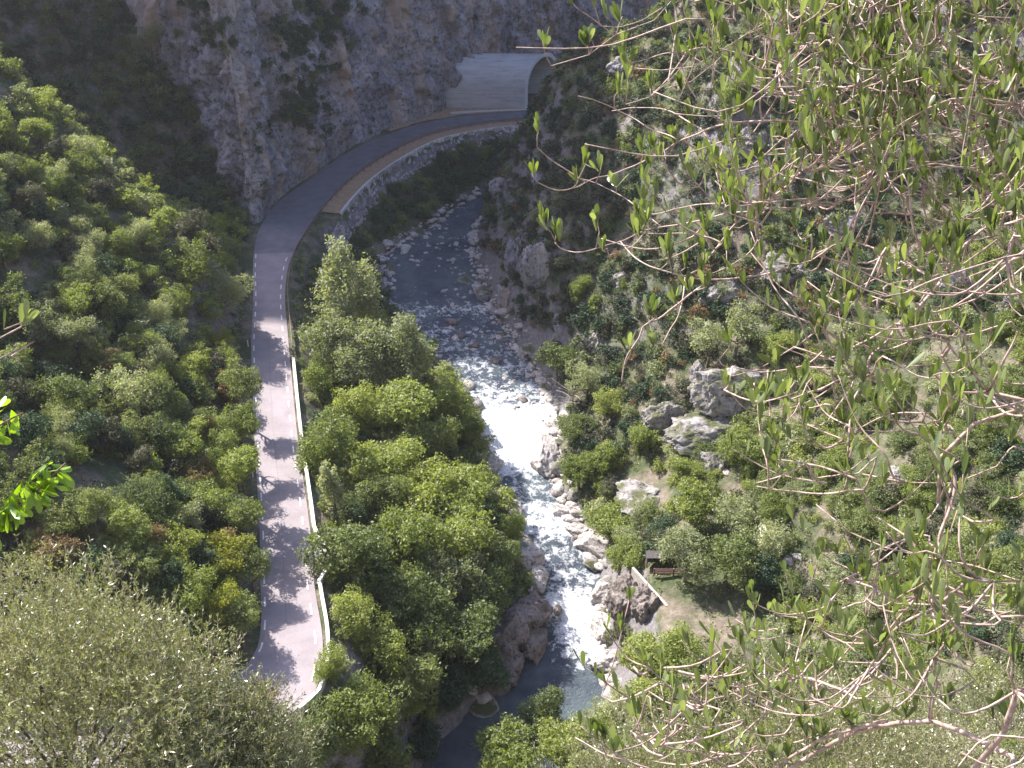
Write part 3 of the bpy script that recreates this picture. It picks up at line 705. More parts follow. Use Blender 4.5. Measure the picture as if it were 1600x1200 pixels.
for z_ in (.25, .5, .75): mb.box((.3, -1.0, z_), (3.8, .08, .14))
mb.build('rail', plain('red_timber', (.14, .08, .065), .2, 4), sh, False)
for x_ in (-1.6, .3, 2.1):
    mb = MB(); mb.box((x_, -1.05, .45), (.12, .12, .95)); mb.build('post', M['red_timber'], sh, False)
for k, (px_, py_, lb) in enumerate([(1176, 752, 'white limestone block at the top of the pale stone row on the right slope'), (1180, 764, 'white limestone block second in the pale stone row on the right slope'), (1184, 776, 'white limestone block third in the pale stone row on the right slope'), (1190, 786, 'white limestone block at the bottom of the pale stone row on the right slope'), (1224, 803, 'small whitish stones right of the pale stone row'), (1197, 830, 'small white stone by itself below the pale stone row'), (1250, 868, 'flat grey white rock on the old terrace edge'), (1236, 874, 'low grey white rock left of the flat terrace edge rock'), (1136, 735, 'reddish weathered block above the grey olive')]):
    p = atpx(px_, py_, .2); place_rock('stone_block', rock_mesh('stone_block', 400 + k, 3, 14, plain('white_stone', (.66, .64, .60), .1, 2) if k < 6 else M['pale_rock'], .08), p, (.9, .7, .6), k, .1, lb, 'scattered pale blocks on the right slope', 'rock')
# ------------------------------------------------------------------ vegetation
def crown_np(seed, n=2600, lobes=13, leaf=.085, shape=(1, 1, 1), lob_r=(.28, .46), inner=.25, flat=.0):
    """leaf clumps on many small lobes; returns quads around a unit crown"""
    r = np.random.default_rng(seed)
    c = r.normal(size=(lobes, 3)); c /= np.linalg.norm(c, axis=1)[:, None]; c *= r.uniform(.35, .92, (lobes, 1)); c[:, :2] *= r.uniform(.75, 1.2, 2); c[:, 2] = c[:, 2] * .9 + .05
    c[0] = (0, 0, .1)
    lr = r.uniform(lob_r[0], lob_r[1], lobes); lr[0] = .5
    w_ = lr ** 2; li = r.choice(lobes, n, p=w_ / w_.sum())
    d = r.normal(size=(n, 3)); d /= np.linalg.norm(d, axis=1)[:, None]
    rad = lr[li] * np.where(r.random(n) < inner, r.uniform(.3, .9, n), r.uniform(.82, 1.12, n))
    # small twig tufts: snap directions to cluster centres for uneven light and dark clumps
    nt2 = max(12, n // 26); tuft = c[r.choice(lobes, nt2, p=w_ / w_.sum())]; td = r.normal(size=(nt2, 3)); td[:, 2] = td[:, 2] * .8 + .25; td /= np.linalg.norm(td, axis=1)[:, None]
    tl = r.choice(lobes, nt2, p=w_ / w_.sum()); tc = c[tl] + td * (lr[tl] * r.uniform(.7, 1.22, nt2))[:, None]
    P = c[li] + d * rad[:, None]
    ti = r.integers(0, nt2, n); use = r.random(n) < .72
    sp_ = .055 + leaf * .5; P = np.where(use[:, None], tc[ti] + r.normal(0, sp_, (n, 3)) * [1, 1, .7], P); d = np.where(use[:, None], td[ti] * .8 + r.normal(0, .25, (n, 3)), d)
    P += .05 * np.stack([vnoise(P[:, 0] * 7, P[:, 1] * 7, P[:, 2] * 7, 60 + k + seed) for k in range(3)], 1) * 1.6
    P *= np.array(shape)
    nrm = d * .55 + np.array([0, 0, .3]) + r.normal(size=(n, 3)) * .62; nrm /= np.linalg.norm(nrm, axis=1)[:, None]
    t1 = np.cross(nrm, r.normal(size=(n, 3))); t1 /= np.linalg.norm(t1, axis=1)[:, None]; t2 = np.cross(nrm, t1)
    s = leaf * r.uniform(.55, 1.35, (n, 1)); e = r.uniform(.5, .85, (n, 1))
    V = np.stack([P - t1 * s, P + t2 * s * e * .7, P + t1 * s, P - t2 * s * e * .7], 1)
    return V.reshape(-1, 3)
def crown_mesh(name, mat, **k):
    V = crown_np(**k); return mesh_np(name, V, np.arange(len(V)).reshape(-1, 4), mat, smooth=False)
def trunk_np(seed, h=1.0, r0=.05, limbs=4):
    r = np.random.default_rng(seed); mb = MB()
    b1 = r.normal(0, .04, 2); P = [(0, 0, -.25), (b1[0] * .4, b1[1] * .4, .2 * h), (b1[0], b1[1], .5 * h), (b1[0] * .5, b1[1] * 1.6, .92 * h)]
    P = smooth_poly(P, 8); mb.tube(P, np.linspace(r0 * 1.25, r0 * .35, 8), 6)
    for k in range(limbs):
        a = r.uniform(0, 6.28); z0 = r.uniform(.35, .6) * h; L_ = r.uniform(.25, .4)
        p0 = np.array([b1[0] * .8, b1[1] * .8, z0]); p2 = p0 + [math.cos(a) * L_, math.sin(a) * L_, L_ * .9]; pm = (p0 + p2) / 2 + [math.cos(a) * .05, math.sin(a) * .05, -.03]
        mb.tube(smooth_poly([p0, pm, p2], 5), np.linspace(r0 * .5, r0 * .15, 5), 5)
    return mb
# unit crown is centred on 0 with radius about 1; unit trunk has height 1 (ground to crown heart)
LM = ['lf_bright', 'lf_mid', 'lf_grey', 'lf_dark', 'lf_scrub', 'lf_brown', 'lf_yellow']
CR = {}
for q, mt in enumerate(LM):
    CR[mt] = [crown_mesh('crown', M[mt], seed=500 + 10 * q + k, n=8500, lobes=12 + 5 * k, lob_r=(.2, .42), leaf=.047 if mt != 'lf_grey' else .042, shape=(1, 1, (.95, 1.15, .85)[k % 3])) for k in range(3)]
TALL = {mt: crown_mesh('crown', M[mt], seed=700 + k, n=9500, lobes=26, leaf=.045, shape=(.78, .78, 1.4), lob_r=(.2, .36)) for k, mt in enumerate(['lf_grey', 'lf_bright', 'lf_dark', 'lf_mid'])}
CONE = crown_mesh('crown', M['lf_grey'], seed=777, n=3600, lobes=24, leaf=.06, shape=(.5, .5, 1.6), lob_r=(.16, .34))
WISP = crown_mesh('crown', M['lf_grey'], seed=778, n=3000, lobes=22, leaf=.05, shape=(1.05, 1.05, .85), lob_r=(.2, .36), inner=.4)
TR = [trunk_np(800 + k).mesh('trunk', M['bark']) for k in range(4)]
def tree(px_, py_, r, ratio, mt, label, group=None, cat='tree', mesh=None, loc=None, name='tree', hc=None):
    """crown heart seen at the photo pixel; hc = height of the heart above the ground"""
    hc = hc or r * ratio
    p = loc if loc is not None else atpx(px_, py_, hc)
    z = p[2] - .1
    o = empty(name, (p[0], p[1], z)); tag(o, label, cat, group)
    c = obj('crown', mesh or CR[mt][rng.integers(3)], o); c.location = (0, 0, hc); c.scale = (r * rng.uniform(.92, 1.08), r * rng.uniform(.92, 1.08), r * rng.uniform(.9, 1.05)); c.rotation_euler = (rng.normal(0, .14), rng.normal(0, .14), rng.uniform(0, 6.28))
    t_ = obj('trunk', TR[rng.integers(4)], o); t_.scale = (max(r, 1.2) * 1.6, max(r, 1.2) * 1.6, hc); t_.rotation_euler = (0, 0, rng.uniform(0, 6.28))
    return o
HT = [  # px, py, crown radius m, heart height / radius, kind, label
 (543, 462, 5.2, 1.9, 'T:lf_grey', 'tallest grey green poplar beside the upper river, first of the sunlit trees'),
 (515, 530, 4.0, 1.5, 'lf_grey', 'grey green tree directly below the tallest poplar, near the road'),
 (562, 545, 4.2, 1.6, 'lf_grey', 'rounded grey green tree between the poplar and the shaded shallows'),
 (632, 552, 4.6, 1.6, 'T:lf_grey', 'tall grey green tree leaning over the shaded river stones'),
 (588, 590, 3.2, 1.2, 'lf_grey', 'low grey green crown under the tall riverside trees'),
 (500, 590, 2.3, 1.3, 'lf_bright', 'small light green bush tree against the start of the parapet'),
 (560, 632, 3.0, 1.3, 'lf_bright', 'light green crown left of the broad yellow green tree'),
 (625, 636, 4.2, 1.3, 'lf_bright', 'broad yellow green tree at the head of the sunlit bank'),
 (690, 632, 3.2, 1.3, 'lf_bright', 'bright green tree at the bend facing the first white water'),
 (727, 668, 2.6, 1.2, 'lf_bright', 'bright green tree nearest the left edge of the rapids'),
 (512, 690, 3.6, 1.3, 'lf_bright', 'round bright tree with dark underside beside the middle of the parapet'),
 (610, 715, 3.5, 1.3, 'lf_bright', 'round green tree in the centre of the bank wood'),
 (668, 690, 3.0, 1.2, 'lf_mid', 'mid green tree behind the pale left bank boulders'),
 (518, 765, 2.7, 1.7, 'CONE', 'narrow grey green conifer beside the parapet'),
 (555, 800, 2.2, 1.2, 'lf_mid', 'small mid green tree at the foot of the narrow conifer'),
 (660, 760, 3.8, 1.2, 'lf_bright', 'wide light green tree in the middle of the bank wood'),
 (720, 770, 4.0, 1.2, 'lf_bright', 'wide light green tree bordering the pale left bank boulders'),
 (600, 775, 2.8, 1.2, 'lf_mid', 'mid green tree left of the wide light green tree'),
 (640, 835, 3.4, 1.3, 'lf_bright', 'light green tree above the dark ivy covered tree'),
 (715, 845, 3.6, 1.2, 'lf_bright', 'green tree sloping down to the lower rapids'),
 (545, 860, 3.4, 1.4, 'lf_mid', 'rounded mid green tree beside the lay by'),
 (585, 880, 2.2, 2.2, 'T:lf_dark', 'dark narrow ivy covered tree standing below the lay by'),
 (765, 860, 2.8, 1.2, 'lf_mid', 'mid green tree behind the broad left bank boulder'),
 (640, 925, 3.5, 1.5, 'lf_mid', 'tall mid green tree right of the dark ivy covered tree'),
 (700, 905, 3.0, 1.3, 'lf_grey', 'grey green tree with russet tips in the lower bank wood'),
 (765, 925, 2.7, 1.3, 'lf_mid', 'mid green tree above the huge brown river rock'),
 (555, 955, 2.2, 1.4, 'lf_bright', 'small bright tree close to the second parapet'),
 (600, 1010, 2.6, 1.5, 'lf_bright', 'leafy bright tree below the small bright tree by the parapet'),
 (665, 985, 3.0, 1.5, 'lf_mid', 'full mid green tree in the lower bank wood'),
 (725, 985, 3.4, 1.5, 'lf_mid', 'dense green tree beside the huge brown river rock'),
 (755, 1040, 2.8, 1.3, 'lf_dark', 'dark tree in shade over the near pool'),
 (640, 1060, 2.7, 1.5, 'lf_mid', 'mid green tree above the big near bank tree'),
 (700, 1075, 2.6, 1.3, 'lf_dark', 'dark green tree hanging over the shaded water at the bottom'),
 (515, 1035, 1.5, 1.2, 'lf_bright', 'low sunlit shrub outside the tip of the near bend'),
 (560, 1110, 3.0, 1.5, 'lf_bright', 'big light green tree at the bottom below the bend'),
 (500, 1150, 2.4, 1.4, 'lf_mid', 'mid green tree under the grey guard rail'),
 (600, 1170, 2.6, 1.4, 'lf_mid', 'green tree cut by the lower edge below the big light tree'),
 (435, 1175, 1.9, 1.3, 'lf_mid', 'small tree at the bottom edge right of the silver olive'),
 (408, 1085, 1.3, 1.4, 'lf_brown', 'small russet green tree standing at the inner side of the bend'),
 (660, 1160, 2.4, 1.3, 'lf_dark', 'dark tree at the bottom edge beside the near pool'),
 (850, 1110, 2.2, 1.8, 'lf_mid', 'slender green tree top in front of the near pool'),
 (795, 1170, 2.7, 1.6, 'lf_bright', 'light yellow green tree at the bottom centre in front of the water'),
 (880, 1155, 2.5, 1.7, 'lf_bright', 'light green tree right of the yellow green one at bottom centre'),
 (935, 1125, 1.7, 1.8, 'lf_grey', 'thin grey green sapling before the right bank rocks'),
 (1000, 1025, 2.6, 1.6, 'lf_bright', 'big lime green leafy tree beneath the terrace corner'),
 (1065, 1020, 2.5, 1.5, 'lf_bright', 'lime green tree right of the big leafy one under the terrace'),
 (1015, 1085, 2.4, 1.5, 'lf_bright', 'lime green tree in front of the big leafy one'),
 (1085, 1080, 2.2, 1.5, 'lf_mid', 'green tree shaded by the lime green trees'),
 (872, 555, 2.4, 1.8, 'lf_mid', 'slim sunlit tree leaning out of the shadow above the first rapid'),
 (918, 590, 2.3, 1.4, 'lf_grey', 'grey green tree beside the bare branching dead tree'),
 (950, 625, 2.0, 1.2, 'lf_bright', 'bright bush tree under the grey outcrop bluff'),
 (900, 665, 2.0, 1.0, 'lf_mid', 'bush tree overhanging the top of the large pale slab'),
 (905, 735, 2.4, 1.2, 'lf_bright', 'rounded bright tree right of the large pale slab boulder'),
 (938, 722, 2.3, 1.2, 'lf_bright', 'yellow green tree left of the tilted bare slab'),
 (1000, 682, 2.2, 1.1, 'lf_bright', 'light green tree below the outcrop bluff'),
 (1072, 735, 2.2, 1.2, 'lf_bright', 'bright tree at the right end of the tilted bare slab'),
 (1090, 790, 2.6, 1.2, 'lf_bright', 'bright tree left of the grey olive above the shed'),
 (955, 815, 2.6, 1.2, 'lf_bright', 'bright tree on the bank above the lower rapids'),
 (985, 860, 2.0, 1.2, 'lf_bright', 'light green tree on top of the brown river cliff'),
 (1150, 800, 2.5, 1.5, 'W', 'feathery grey olive tree above the terrace orchard'),
 (1075, 865, 2.8, 1.3, 'lf_grey', 'broad grey green tree directly behind the shed'),
 (1140, 865, 2.8, 1.5, 'lf_mid', 'orchard tree casting shade on the bare red soil'),
 (1195, 900, 2.4, 1.2, 'lf_dark', 'dark olive tree at the right end of the terrace'),
 (1200, 840, 2.3, 1.3, 'W', 'grey olive tree behind the dark one'),
 (1210, 790, 1.9, 1.2, 'lf_bright', 'bright bush tree right of the white stone row'),
 (1110, 528, 2.8, 1.4, 'W', 'feathery grey green olive under the hanging twig'),
 (1155, 505, 3.0, 1.5, 'W', 'larger grey green olive with visible trunk above the lit terrace'),
 (1215, 540, 2.2, 1.0, 'lf_bright', 'vivid green bush tree on the lit terrace'),
 (1160, 700, 2.3, 1.1, 'lf_bright', 'bright bush tree left of the spray of twigs under the rock shelf'),
 (905, 450, 2.0, 1.1, 'lf_bright', 'sunlit green bush at the edge of the shadow above the gorge'),
 (1150, 145, 2.4, 1.3, 'lf_bright', 'fresh green tree standing alone in the high scrub'),
 (232, 62, 3.2, 1.2, 'lf_grey', 'pale round tree on the edge of the dark slope beside the cliff'),
 (118, 465, 2.3, 1.5, 'lf_bright', 'bright leaning tree with a rounded top on the shaded hillside'),
 (168, 468, 2.2, 1.5, 'lf_mid', 'pointed green tree right of the bright leaning one'),
 (65, 500, 2.6, 1.4, 'lf_grey', 'grey green tree left of the bright leaning one'),
 (110, 520, 2.6, 1.4, 'lf_grey', 'grey green tree below the bright leaning one'),
 (15, 465, 2.6, 1.3, 'lf_mid', 'rounded tree at the left border above the small olive sprig'),
 (215, 525, 1.5, 1.5, 'lf_bright', 'small bright treetop alone in the shaded hollow'),
 (195, 570, 1.6, 1.5, 'lf_bright', 'small bright treetop left of centre on the shaded hillside'),
 (250, 575, 1.6, 1.4, 'lf_bright', 'small bright treetop nearest the road side of the hollow'),
 (345, 455, 3.0, 1.2, 'lf_grey', 'grey crowned tree at the tip of the sunny spur'),
 (305, 410, 2.6, 1.2, 'lf_bright', 'bright tree on the spur just above the grey crowned one'),
 (374, 590, 2.2, 3.0, 'lf_mid', 'tall green tree against the road below the roadside rock face'),
 (345, 530, 1.5, 1.2, 'lf_yellow', 'yellow green shrub on top of the roadside rock face'),
 (100, 620, 2.9, 1.4, 'lf_mid', 'tall green tree above the cherry sprays'),
 (210, 610, 3.0, 1.3, 'lf_grey', 'broad grey green tree in the middle of the left hillside'),
 (255, 620, 2.6, 1.3, 'lf_mid', 'green tree right of the broad grey green one'),
 (372, 655, 2.2, 2.9, 'lf_bright', 'slim pale green tree beside the road'),
 (374, 725, 2.4, 2.7, 'lf_bright', 'pale feathery tree reaching over the road edge'),
 (310, 665, 1.9, 1.2, 'lf_brown', 'rust coloured shrub high on the left hillside'),
 (305, 735, 2.0, 1.2, 'lf_brown', 'larger rust coloured shrub in the middle of the left hillside'),
 (285, 700, 2.2, 1.3, 'lf_bright', 'bright tree between the two rust coloured shrubs'),
 (345, 705, 2.4, 1.5, 'lf_bright', 'bright tree right of the rust coloured shrubs'),
 (320, 775, 2.2, 1.4, 'lf_bright', 'bright tree below the larger rust shrub'),
 (378, 800, 2.2, 2.3, 'lf_mid', 'tall pale green tree whose shadow falls across the road'),
 (250, 790, 2.2, 1.3, 'lf_mid', 'mid green tree left of the tree with the roadside shadow'),
 (270, 850, 2.2, 1.4, 'lf_bright', 'vivid green pointed tree above the yellow one'),
 (345, 870, 2.5, 1.5, 'lf_yellow', 'yellow green tree close to the near straight of the road'),
 (388, 870, 2.0, 2.2, 'lf_mid', 'green tree pushing out over the near straight of the road'),
 (345, 950, 2.1, 1.6, 'lf_yellow', 'yellow leaved tree lowest beside the near straight'),
 (370, 955, 1.9, 2.2, 'lf_mid', 'green tree behind the edge line dashes above the silver olive'),
 (215, 880, 2.0, 1.4, 'lf_mid', 'mid green tree above the crown of the silver olive'),
 (300, 925, 2.2, 1.5, 'lf_bright', 'light green tree between the yellow trees and the silver olive'),
]
placed = []
for (px_, py_, r, ra, mt, lb) in HT:
    mesh = None; k = mt
    if mt.startswith('T:'): k = mt[2:]; mesh = TALL[k]
    elif mt == 'CONE': k = 'lf_grey'; mesh = CONE
    elif mt == 'W': k = 'lf_grey'; mesh = WISP
    nm = 'olive_tree' if mt == 'W' else 'conifer' if mt == 'CONE' else 'tree'
    o = tree(px_, py_, r, ra, k, lb, mesh=mesh, name=nm); placed.append((o.location.x, o.location.y, r))
placed = np.array(placed)
# dead branching tree at the water's edge
dt = MB(); r_ = np.random.default_rng(5)
dt.tube(smooth_poly([(0, 0, -.5), (.1, 0, 1.2), (-.1, .1, 2.6), (0, 0, 4.4)], 8), np.linspace(.16, .04, 8))
for k in range(11):
    a = r_.uniform(0, 6.28); z0 = r_.uniform(1.2, 3.6); L_ = r_.uniform(1.6, 3.2)
    dt.tube(smooth_poly([(0, 0, z0), (math.cos(a) * L_ * .5, math.sin(a) * L_ * .5, z0 + .5), (math.cos(a) * L_, math.sin(a) * L_, z0 + r_.uniform(.3, 1.6))], 6), np.linspace(.07, .02, 6), 5)
dm = plain('bare_wood', (.33, .27, .24), .2, 4); dd = dt.build('dead_tree', dm); p = atpx(895, 650); dd.location = (p.x, p.y, p.z); tag(dd, 'bare dead tree with spreading grey branches at the head of the rapids', 'tree')

# scatter: fill every slope
def proj(x, y, z):
    z = z - H; d = y * math.cos(PITCH) - z * math.sin(PITCH); up = y * math.sin(PITCH) + z * math.cos(PITCH)
    return 800 + F * x / d, 600 - F * up / d, d
def scatter(x0, x1, y0, y1, step, jit=.85):
    gx_, gy_ = np.meshgrid(np.arange(x0, x1, step), np.arange(y0, y1, step)); gx_ = gx_.ravel(); gy_ = gy_.ravel()
    return gx_ + rng.uniform(-.5, .5, gx_.shape) * step * jit * 1.4, gy_ + rng.uniform(-.5, .5, gx_.shape) * step * jit * 1.4
def regions(x, y):
    dl, _ = sdist(RLs, x, y); dr, _ = sdist(RRs, x, y); dvl, _ = sdist(VLs, x, y); dvr, _ = sdist(VRs, x, y)
    cl, _ = sdist(CB[::6], x, y)
    return dl, dr, dvl, dvr, cl
items = []
def fill(region, x, y, rfun, kinds, p):
    z = hgt(x, y, False); u, v, d = proj(x, y, z)
    ok = (u > -90) & (u < 1690) & (v > -70) & (v < 1330) & (d > 25)
    for xi, yi, zi, di in zip(x[ok], y[ok], z[ok], d[ok]):
        r = rfun(xi, yi); k = kinds(xi, yi) if callable(kinds) else rng.choice(kinds, p=p)
        items.append([xi, yi, zi, r, str(k), region, r / di])
def not_near(x, y, f=.55):
    m = np.ones(len(x), bool)
    for a, b, r in placed: m &= np.hypot(x - a, y - b) > r * f
    return m
# A left hillside
x, y = scatter(-130, -16, 48, 150, 2.3); dl, dr, dvl, dvr, cl = regions(x, y)
g_ = (dl > 1.7) & (y < 147) & not_near(x, y)
bare = fbm(x / 9, y / 9, 0, 2, 71)
pxx, pyy, _ = proj(x, y, hgt(x, y, False)); clearing = np.hypot((pxx - 165) / 60, (pyy - 780) / 70) < 1
g_ &= (bare > -.8) & ~(clearing & (rng.random(len(x)) < .8))
x, y = x[g_], y[g_]; dc_ = sdist(CREST, x, y)[0]
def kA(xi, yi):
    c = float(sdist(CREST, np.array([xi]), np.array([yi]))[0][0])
    if -22 < c < 14: return rng.choice(['lf_bright', 'lf_mid', 'lf_grey', 'lf_yellow', 'lf_scrub'], p=[.58, .17, .15, .05, .05])  # brighter leaf colours favoured here to stand in for sunlight on the crest
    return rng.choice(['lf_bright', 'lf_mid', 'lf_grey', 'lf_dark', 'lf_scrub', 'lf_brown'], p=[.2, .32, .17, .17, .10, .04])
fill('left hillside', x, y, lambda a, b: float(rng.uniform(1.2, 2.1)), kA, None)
# B dark back slope and the gully
x, y = scatter(-150, -34, 138, 215, 2.5); dl, dr, dvl, dvr, cl = regions(x, y)
g_ = (dl > 1.6) & (y >= 146) & (cl < 1.5) & (x < -38); x, y = x[g_], y[g_]
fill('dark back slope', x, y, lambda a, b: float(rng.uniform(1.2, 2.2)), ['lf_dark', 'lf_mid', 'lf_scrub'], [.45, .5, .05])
# C between road and river
x, y = scatter(-40, 12, 50, 205, 2.3); dl, dr, dvl, dvr, cl = regions(x, y)
g_ = (dr < -1.9) & (dvl > 1.0) & ~((y > 143) & (dr > -7.2)) & not_near(x, y, .35)
x, y, dr_ = x[g_], y[g_], dr[g_]
def rC(a, b):
    return float(rng.uniform(.6, 1.0)) if (abs(float(sdist(RRs, np.array([a]), np.array([b]))[0][0])) < 4.0) else float(rng.uniform(1.1, 1.9))
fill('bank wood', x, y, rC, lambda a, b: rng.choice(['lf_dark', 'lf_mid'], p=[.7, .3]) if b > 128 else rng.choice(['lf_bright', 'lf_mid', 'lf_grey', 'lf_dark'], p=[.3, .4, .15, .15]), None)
# D upper right slope: round maquis bushes
x, y = scatter(-12, 120, 96, 215, 1.8); dl, dr, dvl, dvr, cl = regions(x, y)
g_ = (dvr < -1.2) & (y > 98) & (dl < -1) & (y < 205) & not_near(x, y); 
nn_ = fbm(x / 7, y / 7, 0, 3, 81); g_ &= nn_ > -.45
x, y = x[g_], y[g_]
fill('high scrub', x, y, lambda a, b: float(rng.uniform(.75, 1.65)), lambda a, b: rng.choice(['lf_scrub', 'lf_dark', 'lf_brown', 'lf_mid', 'lf_grey', 'lf_bright'], p=[.36, .26, .06, .14, .12, .06]), None)
# E lower right slope: bright bushes, grass between
x, y = scatter(4, 90, 30, 98, 1.85); dl, dr, dvl, dvr, cl = regions(x, y)
terr_ = (y > 63.5) & (y < 77) & (dvr < -2.0) & (dvr > -14)
nn_ = fbm(x / 8, y / 8, 0, 3, 91)
g_ = (dvr < -1.4) & ~terr_ & (nn_ > -.4) & not_near(x, y)
pxx, pyy, _ = proj(x, y, hgt(x, y, False))
for (cx, cy, ax, ay) in [(1010, 770, 48, 48), (1115, 650, 75, 60), (1260, 850, 90, 50)]:
    g_ &= ~((np.hypot((pxx - cx) / ax, (pyy - cy) / ay) < 1) & (rng.random(len(x)) < .85))
x, y = x[g_], y[g_]
fill('lower right slope', x, y, lambda a, b: float(rng.uniform(.9, 2.0)) if b > 50 else float(rng.uniform(.7, 1.3)), ['lf_bright', 'lf_mid', 'lf_grey', 'lf_scrub', 'lf_dark'], [.36, .27, .17, .12, .08])
# second layer: low bushes filling the gaps between the larger ones
UG = []
for nm_, (x0, x1, y0, y1, st) in {'left hillside': (-130, -16, 48, 147, 1.7), 'dark back slope': (-140, -34, 146, 215, 1.5), 'bank wood': (-40, 12, 50, 150, 1.6), 'high scrub': (-12, 110, 98, 205, 1.35), 'lower right slope': (4, 85, 34, 98, 1.6)}.items():
    x, y = scatter(x0, x1, y0, y1, st); dl, dr, dvl, dvr, cl = regions(x, y); z = hgt(x, y, False); u, v, d = proj(x, y, z)
    q = {'left hillside': dl > 1.3, 'dark back slope': (dl > 1.4) & (cl < 1.5) & (x < -38), 'bank wood': (dr < -1.3) & (dvl > .7) & ~((y > 143) & (dr > -7.2)), 'high scrub': (dvr < -1.2) & (dl < -1), 'lower right slope': (dvr < -1.4) & ~((y > 63.5) & (y < 77) & (dvr > -14))}[nm_]
    q = q & (u > -60) & (u < 1660) & (v > -50) & (v < 1290) & (fbm(x / 6, y / 6, 0, 3, 131) > (-.3 if nm_ == 'lower right slope' else -.5))
    for (cx, cy, ax, ay) in [(1010, 770, 44, 44), (1115, 650, 70, 50), (165, 780, 50, 60)]:
        q &= ~(np.hypot((u - cx) / ax, (v - cy) / ay) < 1)
    pk = {'left hillside': [.2, .3, .15, .2, .15, 0, 0], 'dark back slope': [0, .55, .0, .4, .05, 0, 0], 'bank wood': [.3, .35, .15, .2, 0, 0, 0], 'high scrub': [.04, .14, .10, .32, .36, .04, 0], 'lower right slope': [.32, .28, .16, .08, .14, 0, .02]}[nm_]
    for a, b, c in zip(x[q], y[q], z[q]): items.append([a, b, c, float(rng.uniform(.4, .95)), str(rng.choice(LM, p=pk)), nm_, 0])
# F ledges of the cliff
cv = CLIFF_V; cl_pts = []
for (px_, py_, r, n_) in [(470, 160, 2.6, 26), (450, 60, 2.4, 12), (500, 30, 2.8, 14), (520, 40, 2.0, 22), (330, 50, 1.8, 14), (350, 60, 1.5, 8), (500, 190, 1.2, 12), (560, 195, .9, 10), (660, 180, .9, 4), (410, 190, 1.4, 10), (300, 35, 1.6, 10), (480, 95, 1.8, 18), (620, 210, .6, 4), (540, 10, 1.6, 12), (395, 300, 1.3, 6), (900, 30, 1.3, 5), (440, 330, .7, 3), (270, 130, 1.2, 4), (700, 60, .8, 3), (340, 150, 1.2, 6)]:
    cl_pts.append((px_, py_, r, n_))
W_ = cv[:, :230].reshape(-1, 3); WU, WV, WD = proj(W_[:, 0], W_[:, 1], W_[:, 2])
for (px_, py_, r, n_) in cl_pts:
    for _ in range(n_):
        tx, ty = px_ + rng.normal() * 22, py_ + rng.normal() * 20
        dd_ = np.hypot(WU - tx, WV - ty); c_ = np.nonzero(dd_ < dd_.min() + 2.5)[0]; i = c_[np.argmin(WD[c_])]
        q = W_[i]; rr = r * rng.uniform(.4, .8); items.append([q[0], q[1] - .2, q[2] - .5 * rr, rr, rng.choice(['lf_dark', 'lf_mid'], p=[.75, .25]), 'cliff', 0]) if ty > -200 else None
items.sort(key=lambda q: -q[6])
TREEREG = {'left hillside', 'bank wood'}
cols_ = {'lf_bright': 'bright green', 'lf_mid': 'mid green', 'lf_grey': 'grey green', 'lf_dark': 'dark green', 'lf_scrub': 'olive brown', 'lf_brown': 'rust tinted', 'lf_yellow': 'yellow green'}
def where(reg, x, y, z):
    u, v, _ = proj(x, y, z)
    if reg == 'left hillside':
        a = 'on the sunny crest of the spur' if float(sdist(CREST, np.array([x]), np.array([y]))[0][0]) > -8 and y > 105 else ('beside the road edge' if x > float(np.interp(y, RLs[:, 1], RLs[:, 0])) - 7 else 'in the shaded hollow of the left hillside' if v < 600 else 'on the lower left hillside behind the olive')
        return a
    if reg == 'bank wood': return 'under the dark stretch beside the upper river' if y > 125 else ('between parapet and taller trees' if float(sdist(RRs, np.array([x]), np.array([y]))[0][0]) > -6 else 'between taller trees of the bank wood' if y > 75 else 'in the near bank wood below the bend')
    if reg == 'high scrub': return 'on the shaded rocks over the gorge' if u < 890 else ('near the crest of the right hill' if v < 150 else 'in the high scrub left of the olive twigs' if u < 1150 else 'in the high scrub behind the olive twigs')
    if reg == 'lower right slope': return 'on the bank right of the rapids' if u < 1000 else ('around the rock shelf and terrace' if u < 1230 else 'on the grassy right slope behind the twigs')
    return reg
